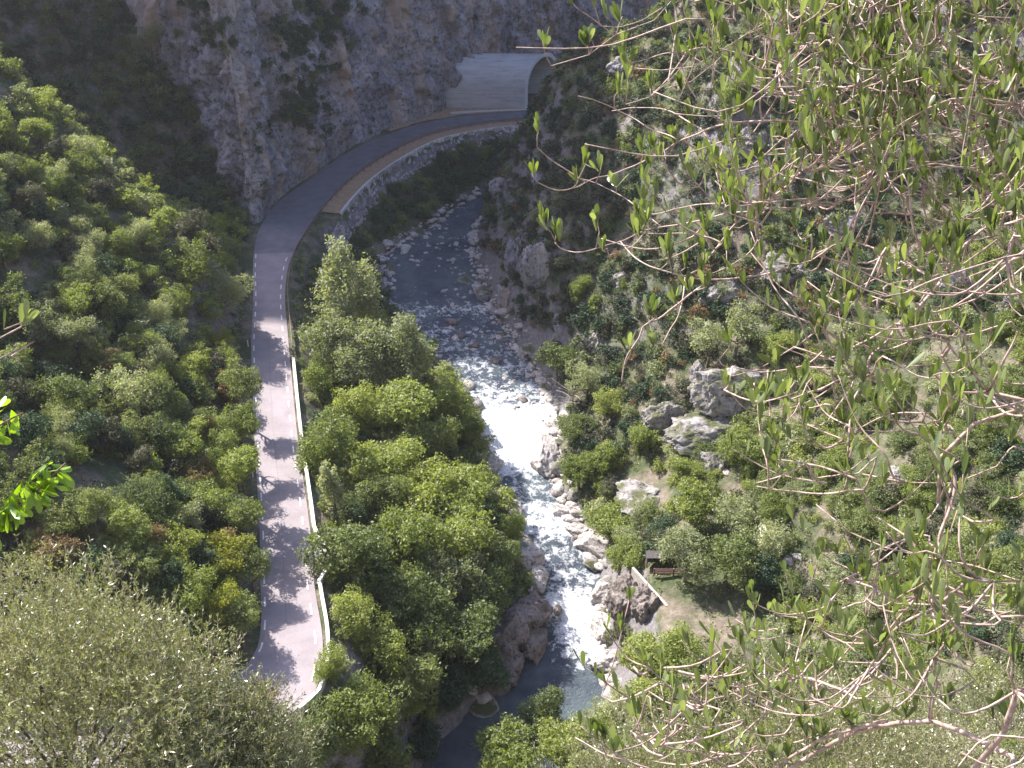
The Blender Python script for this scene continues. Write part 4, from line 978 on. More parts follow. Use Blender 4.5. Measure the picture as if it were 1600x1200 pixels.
LMK = [(543, 452, 'the tallest poplar'), (634, 548, 'the tree leaning over the shallows'), (625, 636, 'the broad yellow green bank tree'), (518, 765, 'the narrow conifer by the parapet'), (720, 770, 'the middle left bank boulders'), (585, 880, 'the dark ivy covered tree'), (500, 875, 'the lay by'), (815, 985, 'the brown left bank rocks'), (560, 1110, 'the big light near bank tree'), (500, 1060, 'the near road bend'), (480, 650, 'the upper end of the parapet'),
 (450, 470, 'the start of the guard rail'), (620, 290, 'the rubble stone wall'), (400, 390, 'the joint in the asphalt'), (118, 465, 'the bright leaning hillside tree'), (345, 455, 'the grey tree at the spur tip'), (358, 580, 'the roadside rock face'), (210, 610, 'the broad grey green hillside tree'), (310, 665, 'the upper rust shrub'), (305, 735, 'the larger rust shrub'), (165, 780, 'the bare hillside clearing'), (80, 750, 'the cherry spray'), (345, 870, 'the yellow tree by the road'), (215, 880, 'the silver olive crown'), (60, 180, 'the top of the sunny spur'), (180, 270, 'the middle of the spur crest'), (270, 370, 'the lower spur crest'), (15, 540, 'the small olive sprig'),
 (860, 120, 'the tunnel mouth'), (975, 100, 'the pale topped crag'), (1150, 145, 'the lone fresh green tree'), (785, 275, 'the lumpy grey rock'), (845, 405, 'the tall bare shaded face'), (790, 455, 'the pale rock rib'), (872, 555, 'the slim sunlit tree'), (900, 640, 'the bare dead tree'), (905, 450, 'the sunlit gorge edge bush'), (980, 420, 'the low crag by the hanging twig'), (930, 520, 'the crag above the slim tree'), (1110, 528, 'the feathery olive'), (1155, 505, 'the olive with a visible trunk'), (1215, 540, 'the vivid green terrace bush'), (1045, 640, 'the outcrop bluff'), (1140, 608, 'the layered rock face'), (1125, 715, 'the small grey crag'), (853, 716, 'the large pale slab'), (1008, 775, 'the tilted bare slab'), (1185, 765, 'the white stone row'), (1045, 888, 'the timber shed'), (1100, 930, 'the bare terrace'), (985, 930, 'the brown river cliff'), (1195, 900, 'the dark terrace olive'), (1240, 870, 'the flat terrace edge rock'), (1000, 1025, 'the big lime green tree'), (935, 1000, 'the pale right bank rocks'),
 (1240, 400, 'the violet crag'), (1140, 440, 'the dark grey ledge'), (1330, 330, 'the weathered high crag'), (1180, 200, 'the upright shaded crag'), (1540, 430, 'the dark overhanging face'), (1590, 470, 'the pale border rock'), (1420, 730, 'the mauve rock patch'), (1477, 423, 'the main twig joint at far right'), (1470, 715, 'the forked upright branch'), (1400, 507, 'the twig fork at right'), (1430, 945, 'the long level lower branch'), (1500, 1135, 'the thick arching branch'), (1590, 1150, 'the crossing thick branches'), (1330, 215, 'the joint of the thick upper branch'), (1510, 110, 'the dark diagonal branch'), (1340, 830, 'the lower right twig tangle'), (1590, 640, 'the branch entering at mid right'), (1590, 900, 'the branch entering low at right'), (1340, 60, 'the dense upper leaves'),
 (812, 800, 'the middle pool'), (870, 954, 'the wet dark boulder'), (700, 530, 'the lone shallows stone'), (757, 462, 'the shaded grey boulder'), (650, 450, 'the first upstream riffle'), (600, 350, 'the stony upstream bar'), (720, 380, 'the far gorge water'), (760, 600, 'the head of the rapids'), (800, 540, 'the shaded run'), (700, 1130, 'the bottom of the near pool')]
LP_ = np.array([(a, b) for a, b, _ in LMK], float)
PEND = []
def defer(o, lead, x, y, z):
    u, v, _ = proj(x, y, z); d = np.hypot(LP_[:, 0] - u, (LP_[:, 1] - v) * 1.1); i = int(d.argmin()); dx, dy = u - LMK[i][0], v - LMK[i][1]
    side = ('left of' if dx < 0 else 'right of') if abs(dx) > abs(dy) * 1.1 else ('above' if dy < 0 else 'below')
    PEND.append((o, lead, side, i, d[i]))
def settle():
    by = {}
    for q in PEND: by.setdefault((q[1], q[2], q[3]), []).append(q)
    words = ['nearest', 'second', 'third', 'fourth', 'fifth', 'sixth', 'seventh', 'eighth', 'ninth', 'tenth', 'eleventh', 'twelfth', 'thirteenth', 'fourteenth', 'fifteenth', 'sixteenth', 'seventeenth', 'eighteenth']
    for (lead, side, i), L_ in by.items():
        L_.sort(key=lambda q: q[4])
        for k, q in enumerate(L_):
            q[0]['label'] = (f"{lead} {side} {LMK[i][2]}" if len(L_) == 1 else f"{words[min(k, 17)]} {lead} {side} {LMK[i][2]}")
nt_ = ns_ = 0; stuff = {}
for o in [q for q in C.objects if q.name.startswith('river_stone')]:
    lead = o['group'].split(' stones')[0] + (' stone in the water' if 'standing' in o['group'] else ' margin stone'); defer(o, lead, *o.location)
for o in C.objects:
    if o.name.startswith('stone_block'): o['group'] = 'scattered pale blocks on the right slope'
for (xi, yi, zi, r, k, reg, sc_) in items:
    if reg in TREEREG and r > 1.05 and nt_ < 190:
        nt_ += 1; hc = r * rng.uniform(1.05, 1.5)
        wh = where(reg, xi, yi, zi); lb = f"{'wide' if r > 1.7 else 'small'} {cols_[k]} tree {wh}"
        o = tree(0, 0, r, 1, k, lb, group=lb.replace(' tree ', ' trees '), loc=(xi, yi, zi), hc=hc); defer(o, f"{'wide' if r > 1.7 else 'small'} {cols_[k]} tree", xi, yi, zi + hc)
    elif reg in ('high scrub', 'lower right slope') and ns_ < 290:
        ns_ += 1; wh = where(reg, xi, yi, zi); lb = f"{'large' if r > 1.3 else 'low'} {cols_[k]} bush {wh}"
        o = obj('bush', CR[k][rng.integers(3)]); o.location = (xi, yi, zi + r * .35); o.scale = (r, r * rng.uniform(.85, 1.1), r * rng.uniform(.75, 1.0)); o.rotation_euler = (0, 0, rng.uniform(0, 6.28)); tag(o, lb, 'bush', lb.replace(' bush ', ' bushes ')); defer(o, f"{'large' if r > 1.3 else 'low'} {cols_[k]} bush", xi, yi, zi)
    else:
        stuff.setdefault(reg, []).append((xi, yi, zi, r, k))
settle()
LAB = {'left hillside': 'dense green undergrowth and treetops covering the left hillside', 'dark back slope': 'dark forest cover on the shaded slope beside the cliff', 'bank wood': 'undergrowth filling the strip between road and river', 'high scrub': 'dry round scrub covering the high right slope', 'lower right slope': 'green scrub covering the lower right slope', 'cliff': 'dark shrubs growing on ledges of the cliff'}
LOW = {k: [crown_np(seed=900 + 7 * q + j, n=900, lobes=8 + j, leaf=.10, shape=(1, 1, .9)) for j in range(4)] for q, k in enumerate(LM)}
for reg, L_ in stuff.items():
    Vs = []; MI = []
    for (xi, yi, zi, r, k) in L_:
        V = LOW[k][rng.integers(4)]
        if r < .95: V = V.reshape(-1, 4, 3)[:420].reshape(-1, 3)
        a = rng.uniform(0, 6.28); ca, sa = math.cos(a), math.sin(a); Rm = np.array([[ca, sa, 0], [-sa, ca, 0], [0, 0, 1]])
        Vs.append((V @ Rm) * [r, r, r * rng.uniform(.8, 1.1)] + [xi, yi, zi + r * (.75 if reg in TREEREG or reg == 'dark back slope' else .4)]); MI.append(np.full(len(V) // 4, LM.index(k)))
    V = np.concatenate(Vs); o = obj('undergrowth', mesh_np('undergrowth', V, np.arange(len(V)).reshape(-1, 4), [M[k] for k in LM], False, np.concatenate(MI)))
    tag(o, LAB[reg], 'undergrowth', kind='stuff'); print(reg, len(L_))
# ground cover: grass tufts and low weeds everywhere in view
def tufts(name, label, x, y, n_leaf, size, mats, p, cat='ground cover'):
    z = hgt(x, y); Vs = []; MI = []; n = len(x)
    mi = rng.choice(len(mats), n, p=p)
    P = np.repeat(np.stack([x, y, z], 1), n_leaf, 0); m_ = len(P)
    P = P + np.concatenate([rng.normal(0, size * 1.3, (m_, 2)), np.abs(rng.normal(0, size * .5, (m_, 1)))], 1)
    nrm = rng.normal(size=(m_, 3)) * .6 + [0, 0, .5]; nrm /= np.linalg.norm(nrm, axis=1)[:, None]
    t1 = np.cross(nrm, rng.normal(size=(m_, 3))); t1 /= np.linalg.norm(t1, axis=1)[:, None]; t2 = np.cross(nrm, t1); s = size * rng.uniform(.4, 1, (m_, 1))
    V = np.stack([P - t1 * s, P + t2 * s * .5, P + t1 * s, P - t2 * s * .5], 1).reshape(-1, 3)
    o = obj(name, mesh_np(name, V, np.arange(len(V)).reshape(-1, 4), [M[k] for k in mats], False, np.repeat(mi, n_leaf)))
    return tag(o, label, cat, kind='stuff')
x = rng.uniform(-75, 85, 60000); y = rng.uniform(46, 205, 60000); dl, dr, dvl, dvr, cl = regions(x, y)
u, v, d = proj(x, y, hgt(x, y, False)); vis = (u > -60) & (u < 1660) & (v > -60) & (v < 1290)
gd = fbm(x / 5, y / 5, 0, 3, 99) > .0
g_ = vis & gd & (((dl > 1.2) & (cl < 0) & (y < 190)) | ((dr < -.9) & (dvl > 1.2) & ~((y > 143) & (dr > -7.0))) | (dvr < -1.5))
tufts('grass', 'short green and dry grass growing over the slopes', x[g_], y[g_], 9, .17, ['lf_bright', 'lf_mid', 'lf_scrub', 'lf_grey'], [.12, .3, .4, .18], 'grass')
# ------------------------------------------------------------------ near olive tree whose branches cross the right of the view
def olive_leaf_mat(name, top, under, trans, tint, gloss=.10, rough=.35):
    return leaf_mat(name, top, trans=trans, gloss=gloss, back=under, tr_tint=tint, rough=rough)
M['olive_leaf'] = olive_leaf_mat('olive leaf', [(.065, .10, .025), (.115, .165, .04), (.18, .23, .06)], (.22, .27, .12), .45, (1.3, 1.35, .5), gloss=.07)
M['olive_small'] = olive_leaf_mat('silvery olive leaf', [(.075, .095, .03), (.15, .175, .055), (.25, .26, .11)], (.33, .34, .20), .34, (1.2, 1.25, .6), gloss=.09, rough=.38)
M['cherry_leaf'] = olive_leaf_mat('fresh cherry leaf', [(.16, .28, .012), (.25, .38, .025)], (.25, .38, .045), .55, (1.35, 1.4, .3), .06, .4)
m, t, b = mat_new('olive twig bark'); M['twig'] = m
t.links.new(ramp(t, noise(t, coords(t), 60, 4, .6), [(.3, (.20, .13, .10)), (.55, (.44, .33, .28)), (.85, (.66, .57, .51))]), b.inputs['Base Color']); b.inputs['Roughness'].default_value = .6
BRC = [  # traced twigs: width in photo px at the thick and thin ends, then photo points from tip or joint
 (2.6, 1.4, [(1092, -20), (1067, 5), (1010, 37), (963, 55), (933, 80), (900, 93), (862, 104)]),
 (2.2, 1.6, [(963, 55), (933, 35), (905, 15), (885, -15)]), (2, 1.2, [(1035, 12), (1000, 33), (965, 42), (938, 42)]),
 (3.4, 1.3, [(1262, -12), (1250, 0), (1183, 43), (1127, 77), (1107, 90), (1060, 110), (1010, 112), (985, 106)]),
 (3.4, 1.3, [(1285, -12), (1273, 0), (1227, 30), (1183, 47), (1147, 67), (1107, 107), (1073, 130), (1040, 137)]),
 (2.8, 1.3, [(1215, 100), (1187, 93), (1147, 82), (1127, 77), (1087, 75), (1033, 87), (983, 100)]),
 (3.0, 1.2, [(1165, -15), (1153, 0), (1117, 30), (1087, 70), (1067, 107), (1033, 137), (1007, 157), (977, 162)]),
 (2.4, 1.2, [(1085, 95), (1080, 113), (1060, 160)]),
 (4.6, 1.6, [(1333, 213), (1280, 197), (1247, 191), (1193, 188), (1140, 193), (1093, 207), (1057, 222), (1010, 250), (960, 270), (920, 283), (900, 292), (870, 297), (838, 283)]),
 (2.8, 1.4, [(917, 283), (900, 273), (870, 255), (838, 230)]), (1.8, 1.3, [(1030, 353), (983, 313), (933, 287), (905, 280)]),
 (3.0, 1.5, [(1112, 226), (1107, 218), (1093, 198), (1050, 177), (1017, 170), (957, 172)]),
 (2.4, 1.4, [(1060, 220), (983, 183), (943, 160), (905, 148)]), (2.4, 1.2, [(1033, 222), (1038, 240), (1037, 257), (1017, 270)]),
 (7.0, 4.0, [(1620, 105), (1583, 123), (1533, 143), (1487, 170), (1440, 193), (1387, 210), (1337, 217), (1300, 237), (1260, 263), (1227, 290), (1190, 320)]),
 (4.0, 2.0, [(1190, 318), (1167, 333), (1147, 353), (1113, 400), (1090, 424), (1070, 433)]),
 (6.5, 4.5, [(1620, 92), (1570, 113), (1533, 127), (1473, 163), (1417, 187), (1367, 207), (1335, 217)]),
 (3.0, 1.5, [(1190, 317), (1133, 317), (1087, 320), (1033, 333), (1013, 333), (985, 315)]),
 (3.4, 2.2, [(1440, 290), (1400, 308), (1387, 318), (1333, 313), (1297, 307), (1253, 310), (1193, 316)]),
 (3.4, 1.4, [(1300, 322), (1233, 323), (1190, 327), (1140, 333), (1087, 347), (1033, 357), (1010, 360), (960, 380), (910, 395), (880, 390), (868, 378)]),
 (2.4, 1.5, [(1130, 380), (1100, 370), (1067, 363), (1007, 365)]), (1.9, 1.2, [(1005, 365), (985, 385), (950, 397)]),
 (3.6, 1.8, [(1300, 385), (1270, 400), (1233, 417), (1183, 430), (1133, 437), (1100, 438), (1070, 432), (1017, 415), (987, 400), (967, 377)]),
 (3.0, 1.8, [(1107, 443), (1063, 473), (1033, 493), (1007, 508), (1000, 527), (980, 557), (972, 597)]), (1.6, 1.0, [(1007, 508), (992, 497)]),
 (2.6, 1.5, [(1073, 433), (1063, 477), (1057, 500), (1047, 517), (1033, 542)]), (2.4, 1.3, [(1167, 337), (1183, 363), (1180, 383), (1153, 410), (1113, 428), (1090, 430)]),
 (3.4, 1.5, [(1343, 583), (1300, 603), (1267, 613), (1233, 622), (1200, 623)]), (3.0, 1.4, [(1287, 547), (1250, 572), (1183, 580), (1133, 572), (1123, 560)]),
 (2.4, 1.2, [(1300, 572), (1200, 577), (1140, 586)]), (3.2, 1.6, [(1330, 470), (1300, 490), (1267, 523), (1233, 547), (1193, 573)]),
 (3.0, 1.6, [(1477, 385), (1450, 400), (1417, 413), (1357, 440), (1300, 475)]), (3.0, 1.5, [(1477, 423), (1460, 432), (1387, 445), (1380, 460), (1347, 477), (1313, 485)]),
 (6.5, 4.2, [(1620, 292), (1593, 310), (1550, 343), (1517, 370), (1497, 393), (1477, 423), (1463, 450), (1447, 467), (1420, 495), (1400, 507)]),
 (3.4, 1.8, [(1400, 507), (1360, 527), (1320, 550), (1290, 560)]), (4.6, 2.4, [(1400, 507), (1387, 530), (1360, 557), (1353, 587), (1333, 627), (1325, 690), (1321, 720)]),
 (3.0, 1.8, [(1350, 580), (1333, 590), (1327, 607), (1300, 647), (1287, 663), (1262, 664)]), (2.4, 1.6, [(1240, 543), (1283, 557), (1300, 563), (1335, 587)]),
 (3.4, 2.0, [(1450, 432), (1433, 423), (1387, 400), (1353, 383), (1323, 372), (1297, 367)]), (3.4, 2.0, [(1620, 393), (1600, 400), (1553, 415), (1515, 431)]),
 (4.4, 2.5, [(1620, 338), (1600, 350), (1560, 373), (1533, 397), (1505, 415)]), (3.2, 2.0, [(1592, 290), (1590, 315), (1588, 357), (1577, 383)]),
 (3.2, 2.0, [(1565, 282), (1550, 300), (1510, 340), (1498, 365)]), (1.8, 1.4, [(1470, 450), (1472, 533), (1470, 600), (1477, 650), (1473, 700)]),
 (6.5, 5.0, [(1620, 628), (1600, 634), (1558, 646), (1517, 662), (1483, 692), (1471, 717), (1467, 787)]),
 (4.4, 2.6, [(1473, 712), (1492, 754), (1467, 837), (1433, 933), (1387, 987), (1367, 1003)]), (4.2, 1.6, [(1620, 708), (1600, 715), (1558, 730), (1517, 745), (1487, 755), (1380, 750), (1342, 738)]),
 (3.2, 1.8, [(1480, 772), (1472, 835), (1480, 880), (1483, 918)]), (5.2, 2.4, [(1620, 966), (1600, 963), (1538, 954), (1446, 944), (1425, 944), (1383, 925), (1325, 904)]),
 (4.2, 1.6, [(1620, 913), (1600, 908), (1538, 890), (1475, 875), (1425, 863), (1358, 850), (1325, 829), (1275, 787)]), (3.2, 2.0, [(1437, 867), (1421, 842), (1371, 808)]),
 (4.0, 2.8, [(1520, 948), (1487, 987), (1462, 1030)]), (4.0, 2.0, [(1505, 915), (1458, 950), (1400, 983), (1367, 1033), (1317, 1079), (1250, 1110)]),
 (3.2, 2.0, [(1340, 748), (1310, 738), (1279, 729), (1254, 725), (1204, 715)]), (2.6, 1.6, [(1254, 725), (1225, 742), (1183, 755)]),
 (3.0, 1.6, [(1352, 765), (1300, 770), (1258, 771), (1183, 760)]), (2.2, 1.6, [(1262, 663), (1317, 688)]), (2.4, 1.6, [(1456, 643), (1392, 650), (1346, 670)]),
 (9.0, 6.0, [(1635, 1215), (1600, 1195), (1580, 1183), (1550, 1165), (1515, 1147), (1477, 1131), (1433, 1126), (1387, 1131), (1346, 1142), (1302, 1162), (1238, 1200), (1205, 1220)]),
 (6.0, 4.5, [(1387, 1128), (1346, 1134), (1302, 1147), (1258, 1168), (1209, 1203)]), (9.0, 7.0, [(1640, 1075), (1600, 1112), (1573, 1142), (1550, 1168), (1520, 1205)]),
 (3.0, 2.0, [(1287, 1145), (1244, 1118), (1200, 1096), (1142, 1063), (1098, 1031)]), (3.0, 1.6, [(1142, 1203), (1112, 1185), (1077, 1174), (1025, 1159), (990, 1142)]),
 (4.4, 2.4, [(1325, 1086), (1311, 1077), (1276, 1064), (1250, 1060), (1200, 1066), (1165, 1075), (1127, 1089), (1089, 1110)]),
 (2.6, 1.4, [(1165, 1074), (1130, 1068), (1089, 1069), (1048, 1074), (1019, 1064), (990, 1042)]), (2.2, 1.4, [(1089, 1063), (1037, 1041)]),
 (3.0, 1.8, [(1310, 1140), (1250, 1159), (1171, 1177), (1130, 1182)]), (2.4, 1.6, [(1000, 1202), (960, 1182), (923, 1165), (897, 1150)]),
 (3.4, 1.8, [(1420, -15), (1390, 15), (1340, 40), (1307, 53), (1253, 70)]), (4.0, 2.0, [(1620, 12), (1600, 20), (1560, 33), (1500, 50), (1453, 55), (1407, 63), (1367, 87), (1327, 113)]),
 (5.0, 3.0, [(1620, 40), (1550, 32), (1493, 25), (1440, 20), (1387, 15), (1343, -3)]), (7.0, 5.0, [(1395, -15), (1440, 33), (1467, 67), (1507, 110), (1550, 127)]),
 (3.4, 1.8, [(1520, 112), (1460, 135), (1400, 130), (1343, 123), (1310, 107), (1283, 80)]), (3.0, 1.8, [(1413, 103), (1367, 115), (1320, 120), (1267, 143)]),
 (2.4, 1.6, [(1290, 157), (1267, 180), (1233, 233)]), (2.4, 1.6, [(1413, 153), (1357, 187)]), (4.2, 2.0, [(1620, 230), (1600, 250), (1567, 283), (1533, 313), (1507, 347), (1495, 372)]),
 (2.6, 1.8, [(1567, 293), (1500, 290), (1440, 297)]), (2.4, 1.4, [(1393, 227), (1380, 243), (1353, 293)]), (3.2, 2.0, [(1620, 160), (1600, 167), (1533, 197), (1487, 213)]),
 (2.8, 1.8, [(1467, 187), (1433, 213), (1400, 223), (1360, 233)]), (5.0, 3.0, [(1620, 320), (1560, 358), (1500, 383), (1477, 423)]),
]
def near_depth(px_, py_):
    return 2.25 + .38 * float(vnoise(px_ / 240., py_ / 240., 3.3, 5)) - .15 * (py_ - 600) / 600 + .25 * (1300 - px_) / 500
def leaf_quads(r, base, dirn, L_, W_, roll=None):
    """one lance shaped leaf: folded along the midrib and slightly curved"""
    d = np.array(dirn, float); d /= np.linalg.norm(d)
    s = np.cross(d, r.normal(size=3)); s /= np.linalg.norm(s); n = np.cross(s, d)
    ts = np.array([0, .22, .5, .78, .94, 1.0]); ws = np.array([.10, .50, .92, 1.0, .62, .12]) * W_ / 2; cv_ = r.uniform(-.10, .18) * L_; fold = r.uniform(.1, .4)
    V = []
    for t_, w_ in zip(ts, ws):
        c = base + d * L_ * t_ + n * cv_ * t_ * t_
        V += [c - s * w_ + n * w_ * fold, c, c + s * w_ + n * w_ * fold]
    Fc = []
    for i in range(5):
        a = i * 3; Fc += [(a, a + 1, a + 4, a + 3), (a + 1, a + 2, a + 5, a + 4)]
    return np.array(V), Fc
UPV = np.array([0, math.sin(PITCH) * .35, 1.0]); UPV /= np.linalg.norm(UPV)
ot = empty('olive_tree', (3.6, 1.4, 61.5)); tag(ot, 'near olive tree reaching over the whole right side with pale twigs and upright green leaves', 'tree')
otl = np.array([3.6, 1.4, 61.5]); ALLQ = []; rr_ = np.random.default_rng(21)
trk = MB(); trk.tube(smooth_poly([(0, 0, -.8), (.1, 0, .6), (-.15, .1, 1.8), (-.3, .2, 3.2), (-.5, .3, 4.6)], 16), np.linspace(.16, .05, 16), 10)
trk.tube(smooth_poly([(-.1, .1, 1.2), (-.5, .3, 2.0), (-.9, .5, 3.2), (-1.3, .6, 4.6)], 12), np.linspace(.08, .03, 12), 8)
trk.build('trunk', M['bark'], ot)
EXTRA = {(905, 118): 5, (912, 250): 4, (960, 322): 5, (993, 358): 4, (1022, 395): 6, (1075, 375): 4, (1072, 190): 5, (1117, 190): 4, (975, 95): 5, (885, 8): 4, (1030, 55): 5, (905, 165): 4, (1050, 268): 5, (1085, 385): 3, (1145, 400): 5, (1165, 575): 6, (1190, 620): 4, (1240, 420): 6, (1120, 240): 5, (1380, 660): 5, (960, 1130): 7, (1060, 1115): 7, (1037, 1020): 5, (1180, 950): 6, (1240, 880): 7, (1300, 870): 5, (1560, 900): 5, (1580, 1010): 5}
for bi_, (w0, w1, pts) in enumerate(BRC):
    P = []
    off = rr_.uniform(-.05, .05)
    for (a, b) in pts: P.append(np.array(ray(a, b, near_depth(a, b) + off)))
    P = np.array(P)
    if pts[0][0] >= 1600 or pts[0][1] < 0:
        limb = otl + np.array([-.35, .2, 3.0]) if pts[0][1] < 500 else otl + np.array([-.1, .05, 1.5])
        P = np.concatenate([[limb, (limb + P[0]) / 2 + [0, .05, .12]], P])
    Q = smooth_poly(P, max(8, len(P) * 4))
    D = np.array([near_depth(*pts[0])] * len(Q)); rad = np.linspace(w0, w1, len(Q)) / 2 * 2.2 / F * 1.12
    if len(P) > len(pts): rad[:max(3, len(Q) // 6)] *= 1.35
    Q = Q + np.stack([vnoise(Q[:, 0] * 22, Q[:, 2] * 22, bi_, 7 + k) for k in range(3)], 1) * .004
    mb = MB(); mb.tube(Q - otl, rad, 6); ALLQ.append(Q)
    lm = MB(); nl = 0
    Lg = length(Q); px_c = np.mean([p[0] for p in pts]); py_c = np.mean([p[1] for p in pts])
    dens = 10 + 22 * ss(1050, 1350, px_c) * ss(420, 100, py_c) + 7 * ss(1150, 1400, px_c) + 6 * ss(900, 1000, py_c)
    npt = rr_.poisson(Lg * dens * .5)
    anchors = [rr_.uniform(.12, 1.0) for _ in range(npt)] + ([1.0] if rr_.random() < .45 else [])
    for a in anchors:
        q = Q[int(a * (len(Q) - 1))]
        if len(P) > len(pts) and a < .22: continue
        # short side shoot carrying a cluster
        sd0 = UPV + rr_.normal(0, .5, 3); sd0 /= np.linalg.norm(sd0); sl = rr_.uniform(.01, .075)
        tip = q + sd0 * sl; mid = q + sd0 * sl * .5 + rr_.normal(0, .006, 3)
        if sl > .02: mb.tube(np.array([q, mid, tip]) - otl, [.0016, .0013, .001], 4)
        nc = rr_.integers(4, 9)
        for j in range(nc):
            f_ = rr_.uniform(.55, 1); bp = q + (tip - q) * f_
            dr_ = UPV * rr_.uniform(.8, 1.2) + rr_.normal(0, .27, 3) + np.array([-.16, 0, 0])
            V, Fc = leaf_quads(rr_, bp - otl, dr_, rr_.uniform(.032, .056), rr_.uniform(.009, .0135)); lm.add(V, Fc); nl += 1
    for (ex, ey), nn2 in EXTRA.items():
        pe = np.array(ray(ex, ey, near_depth(ex, ey))); dd_ = np.linalg.norm(Q - pe, axis=1); 
        if dd_.min() < .03 and not EXTRA[(ex, ey)] == 0:
            for j in range(nn2):
                dr_ = UPV + rr_.normal(0, .3, 3); V, Fc = leaf_quads(rr_, Q[dd_.argmin()] + rr_.normal(0, .004, 3) - otl, dr_, rr_.uniform(.045, .065), rr_.uniform(.013, .018)); lm.add(V, Fc); nl += 1
            EXTRA[(ex, ey)] = 0
    bo = mb.build('branch', M['twig'], ot)
    if nl: lm.build('leaves', M['olive_leaf'], bo)
# extra leafy shoots filling the dense upper right crown
shoot_zones = [((1160, 1600), (-10, 210), 230), ((1280, 1600), (190, 330), 90), ((1180, 1330), (170, 330), 26), ((1200, 1480), (360, 520), 30), ((1480, 1600), (280, 480), 14), ((1150, 1330), (620, 740), 20), ((1400, 1600), (520, 720), 14), ((1180, 1480), (860, 1120), 60), ((960, 1200), (1000, 1190), 36), ((1300, 1600), (480, 860), 44), ((1440, 1600), (860, 1080), 12), ((1000, 1180), (0, 110), 16), ((1090, 1240), (220, 330), 22), ((1020, 1200), (250, 420), 6)]
AQ = np.concatenate(ALLQ); mb = MB(); lm = MB()
def to_tree(p):
    d = np.linalg.norm(AQ - p, axis=1); q = AQ[d.argmin()]; return q, d.min()
for ((x0, x1), (y0, y1), n_) in shoot_zones:
    for _ in range(n_):
        a, b_ = rr_.uniform(x0, x1), rr_.uniform(y0, y1); dp = near_depth(a, b_) + rr_.uniform(-.3, .4)
        p0 = np.array(ray(a, b_, dp)); dr0 = np.array([rr_.uniform(-1, .2), rr_.normal(0, .4), rr_.uniform(-.25, .7)]); dr0 /= np.linalg.norm(dr0); Ls = rr_.uniform(.08, .24)
        st_ = p0 - dr0 * Ls * .5 + [0, 0, .02]; nq, nd = to_tree(st_)
        if nd > .2 or rr_.random() < .08: continue
        Qs = smooth_poly([nq, (nq + st_) / 2 + [0, 0, -.02], st_, p0, p0 + dr0 * Ls * .5 + [0, 0, .03]], 12); mb.tube(Qs - otl, np.linspace(.0026, .001, 12), 5)
        for k in range(int(Ls / .024)):
            q = Qs[min(11, 5 + int(7 * rr_.random() ** .5))]; dr_ = UPV * rr_.uniform(.8, 1.2) + dr0 * .2 + rr_.normal(0, .26, 3)
            V, Fc = leaf_quads(rr_, q - otl, dr_, rr_.uniform(.028, .052), rr_.uniform(.0085, .013)); lm.add(V, Fc)
# long bare arching twigs
for k in range(46):
    a, b_ = rr_.uniform(1080, 1640), rr_.uniform(-20, 1180) if k % 3 else rr_.uniform(-20, 480); dp = near_depth(a, b_) + rr_.uniform(-.3, .4)
    if a < 1250 and 480 < b_ < 900: continue
    p0 = np.array(ray(a, b_, dp)); nq, nd = to_tree(p0)
    if nd > .22 or (a < 1330 and b_ > 400): continue
    s_x = rr_.uniform(.12, .42); up_ = rr_.uniform(-.05, .16)
    Qs = smooth_poly([nq, p0, p0 + [-s_x * .5, rr_.normal(0, .03), -up_ * .9 - .02], p0 + [-s_x, rr_.normal(0, .05), -up_ * 1.1 + rr_.uniform(-.02, .05)]], 12); mb.tube(Qs - otl, np.linspace(rr_.uniform(.0022, .0034), .0012, 12), 5)
bo = mb.build('branch', M['twig'], ot); bo['kind'] = 'stuff'; bl = lm.build('leaves', M['olive_leaf'], bo); bl['kind'] = 'stuff'

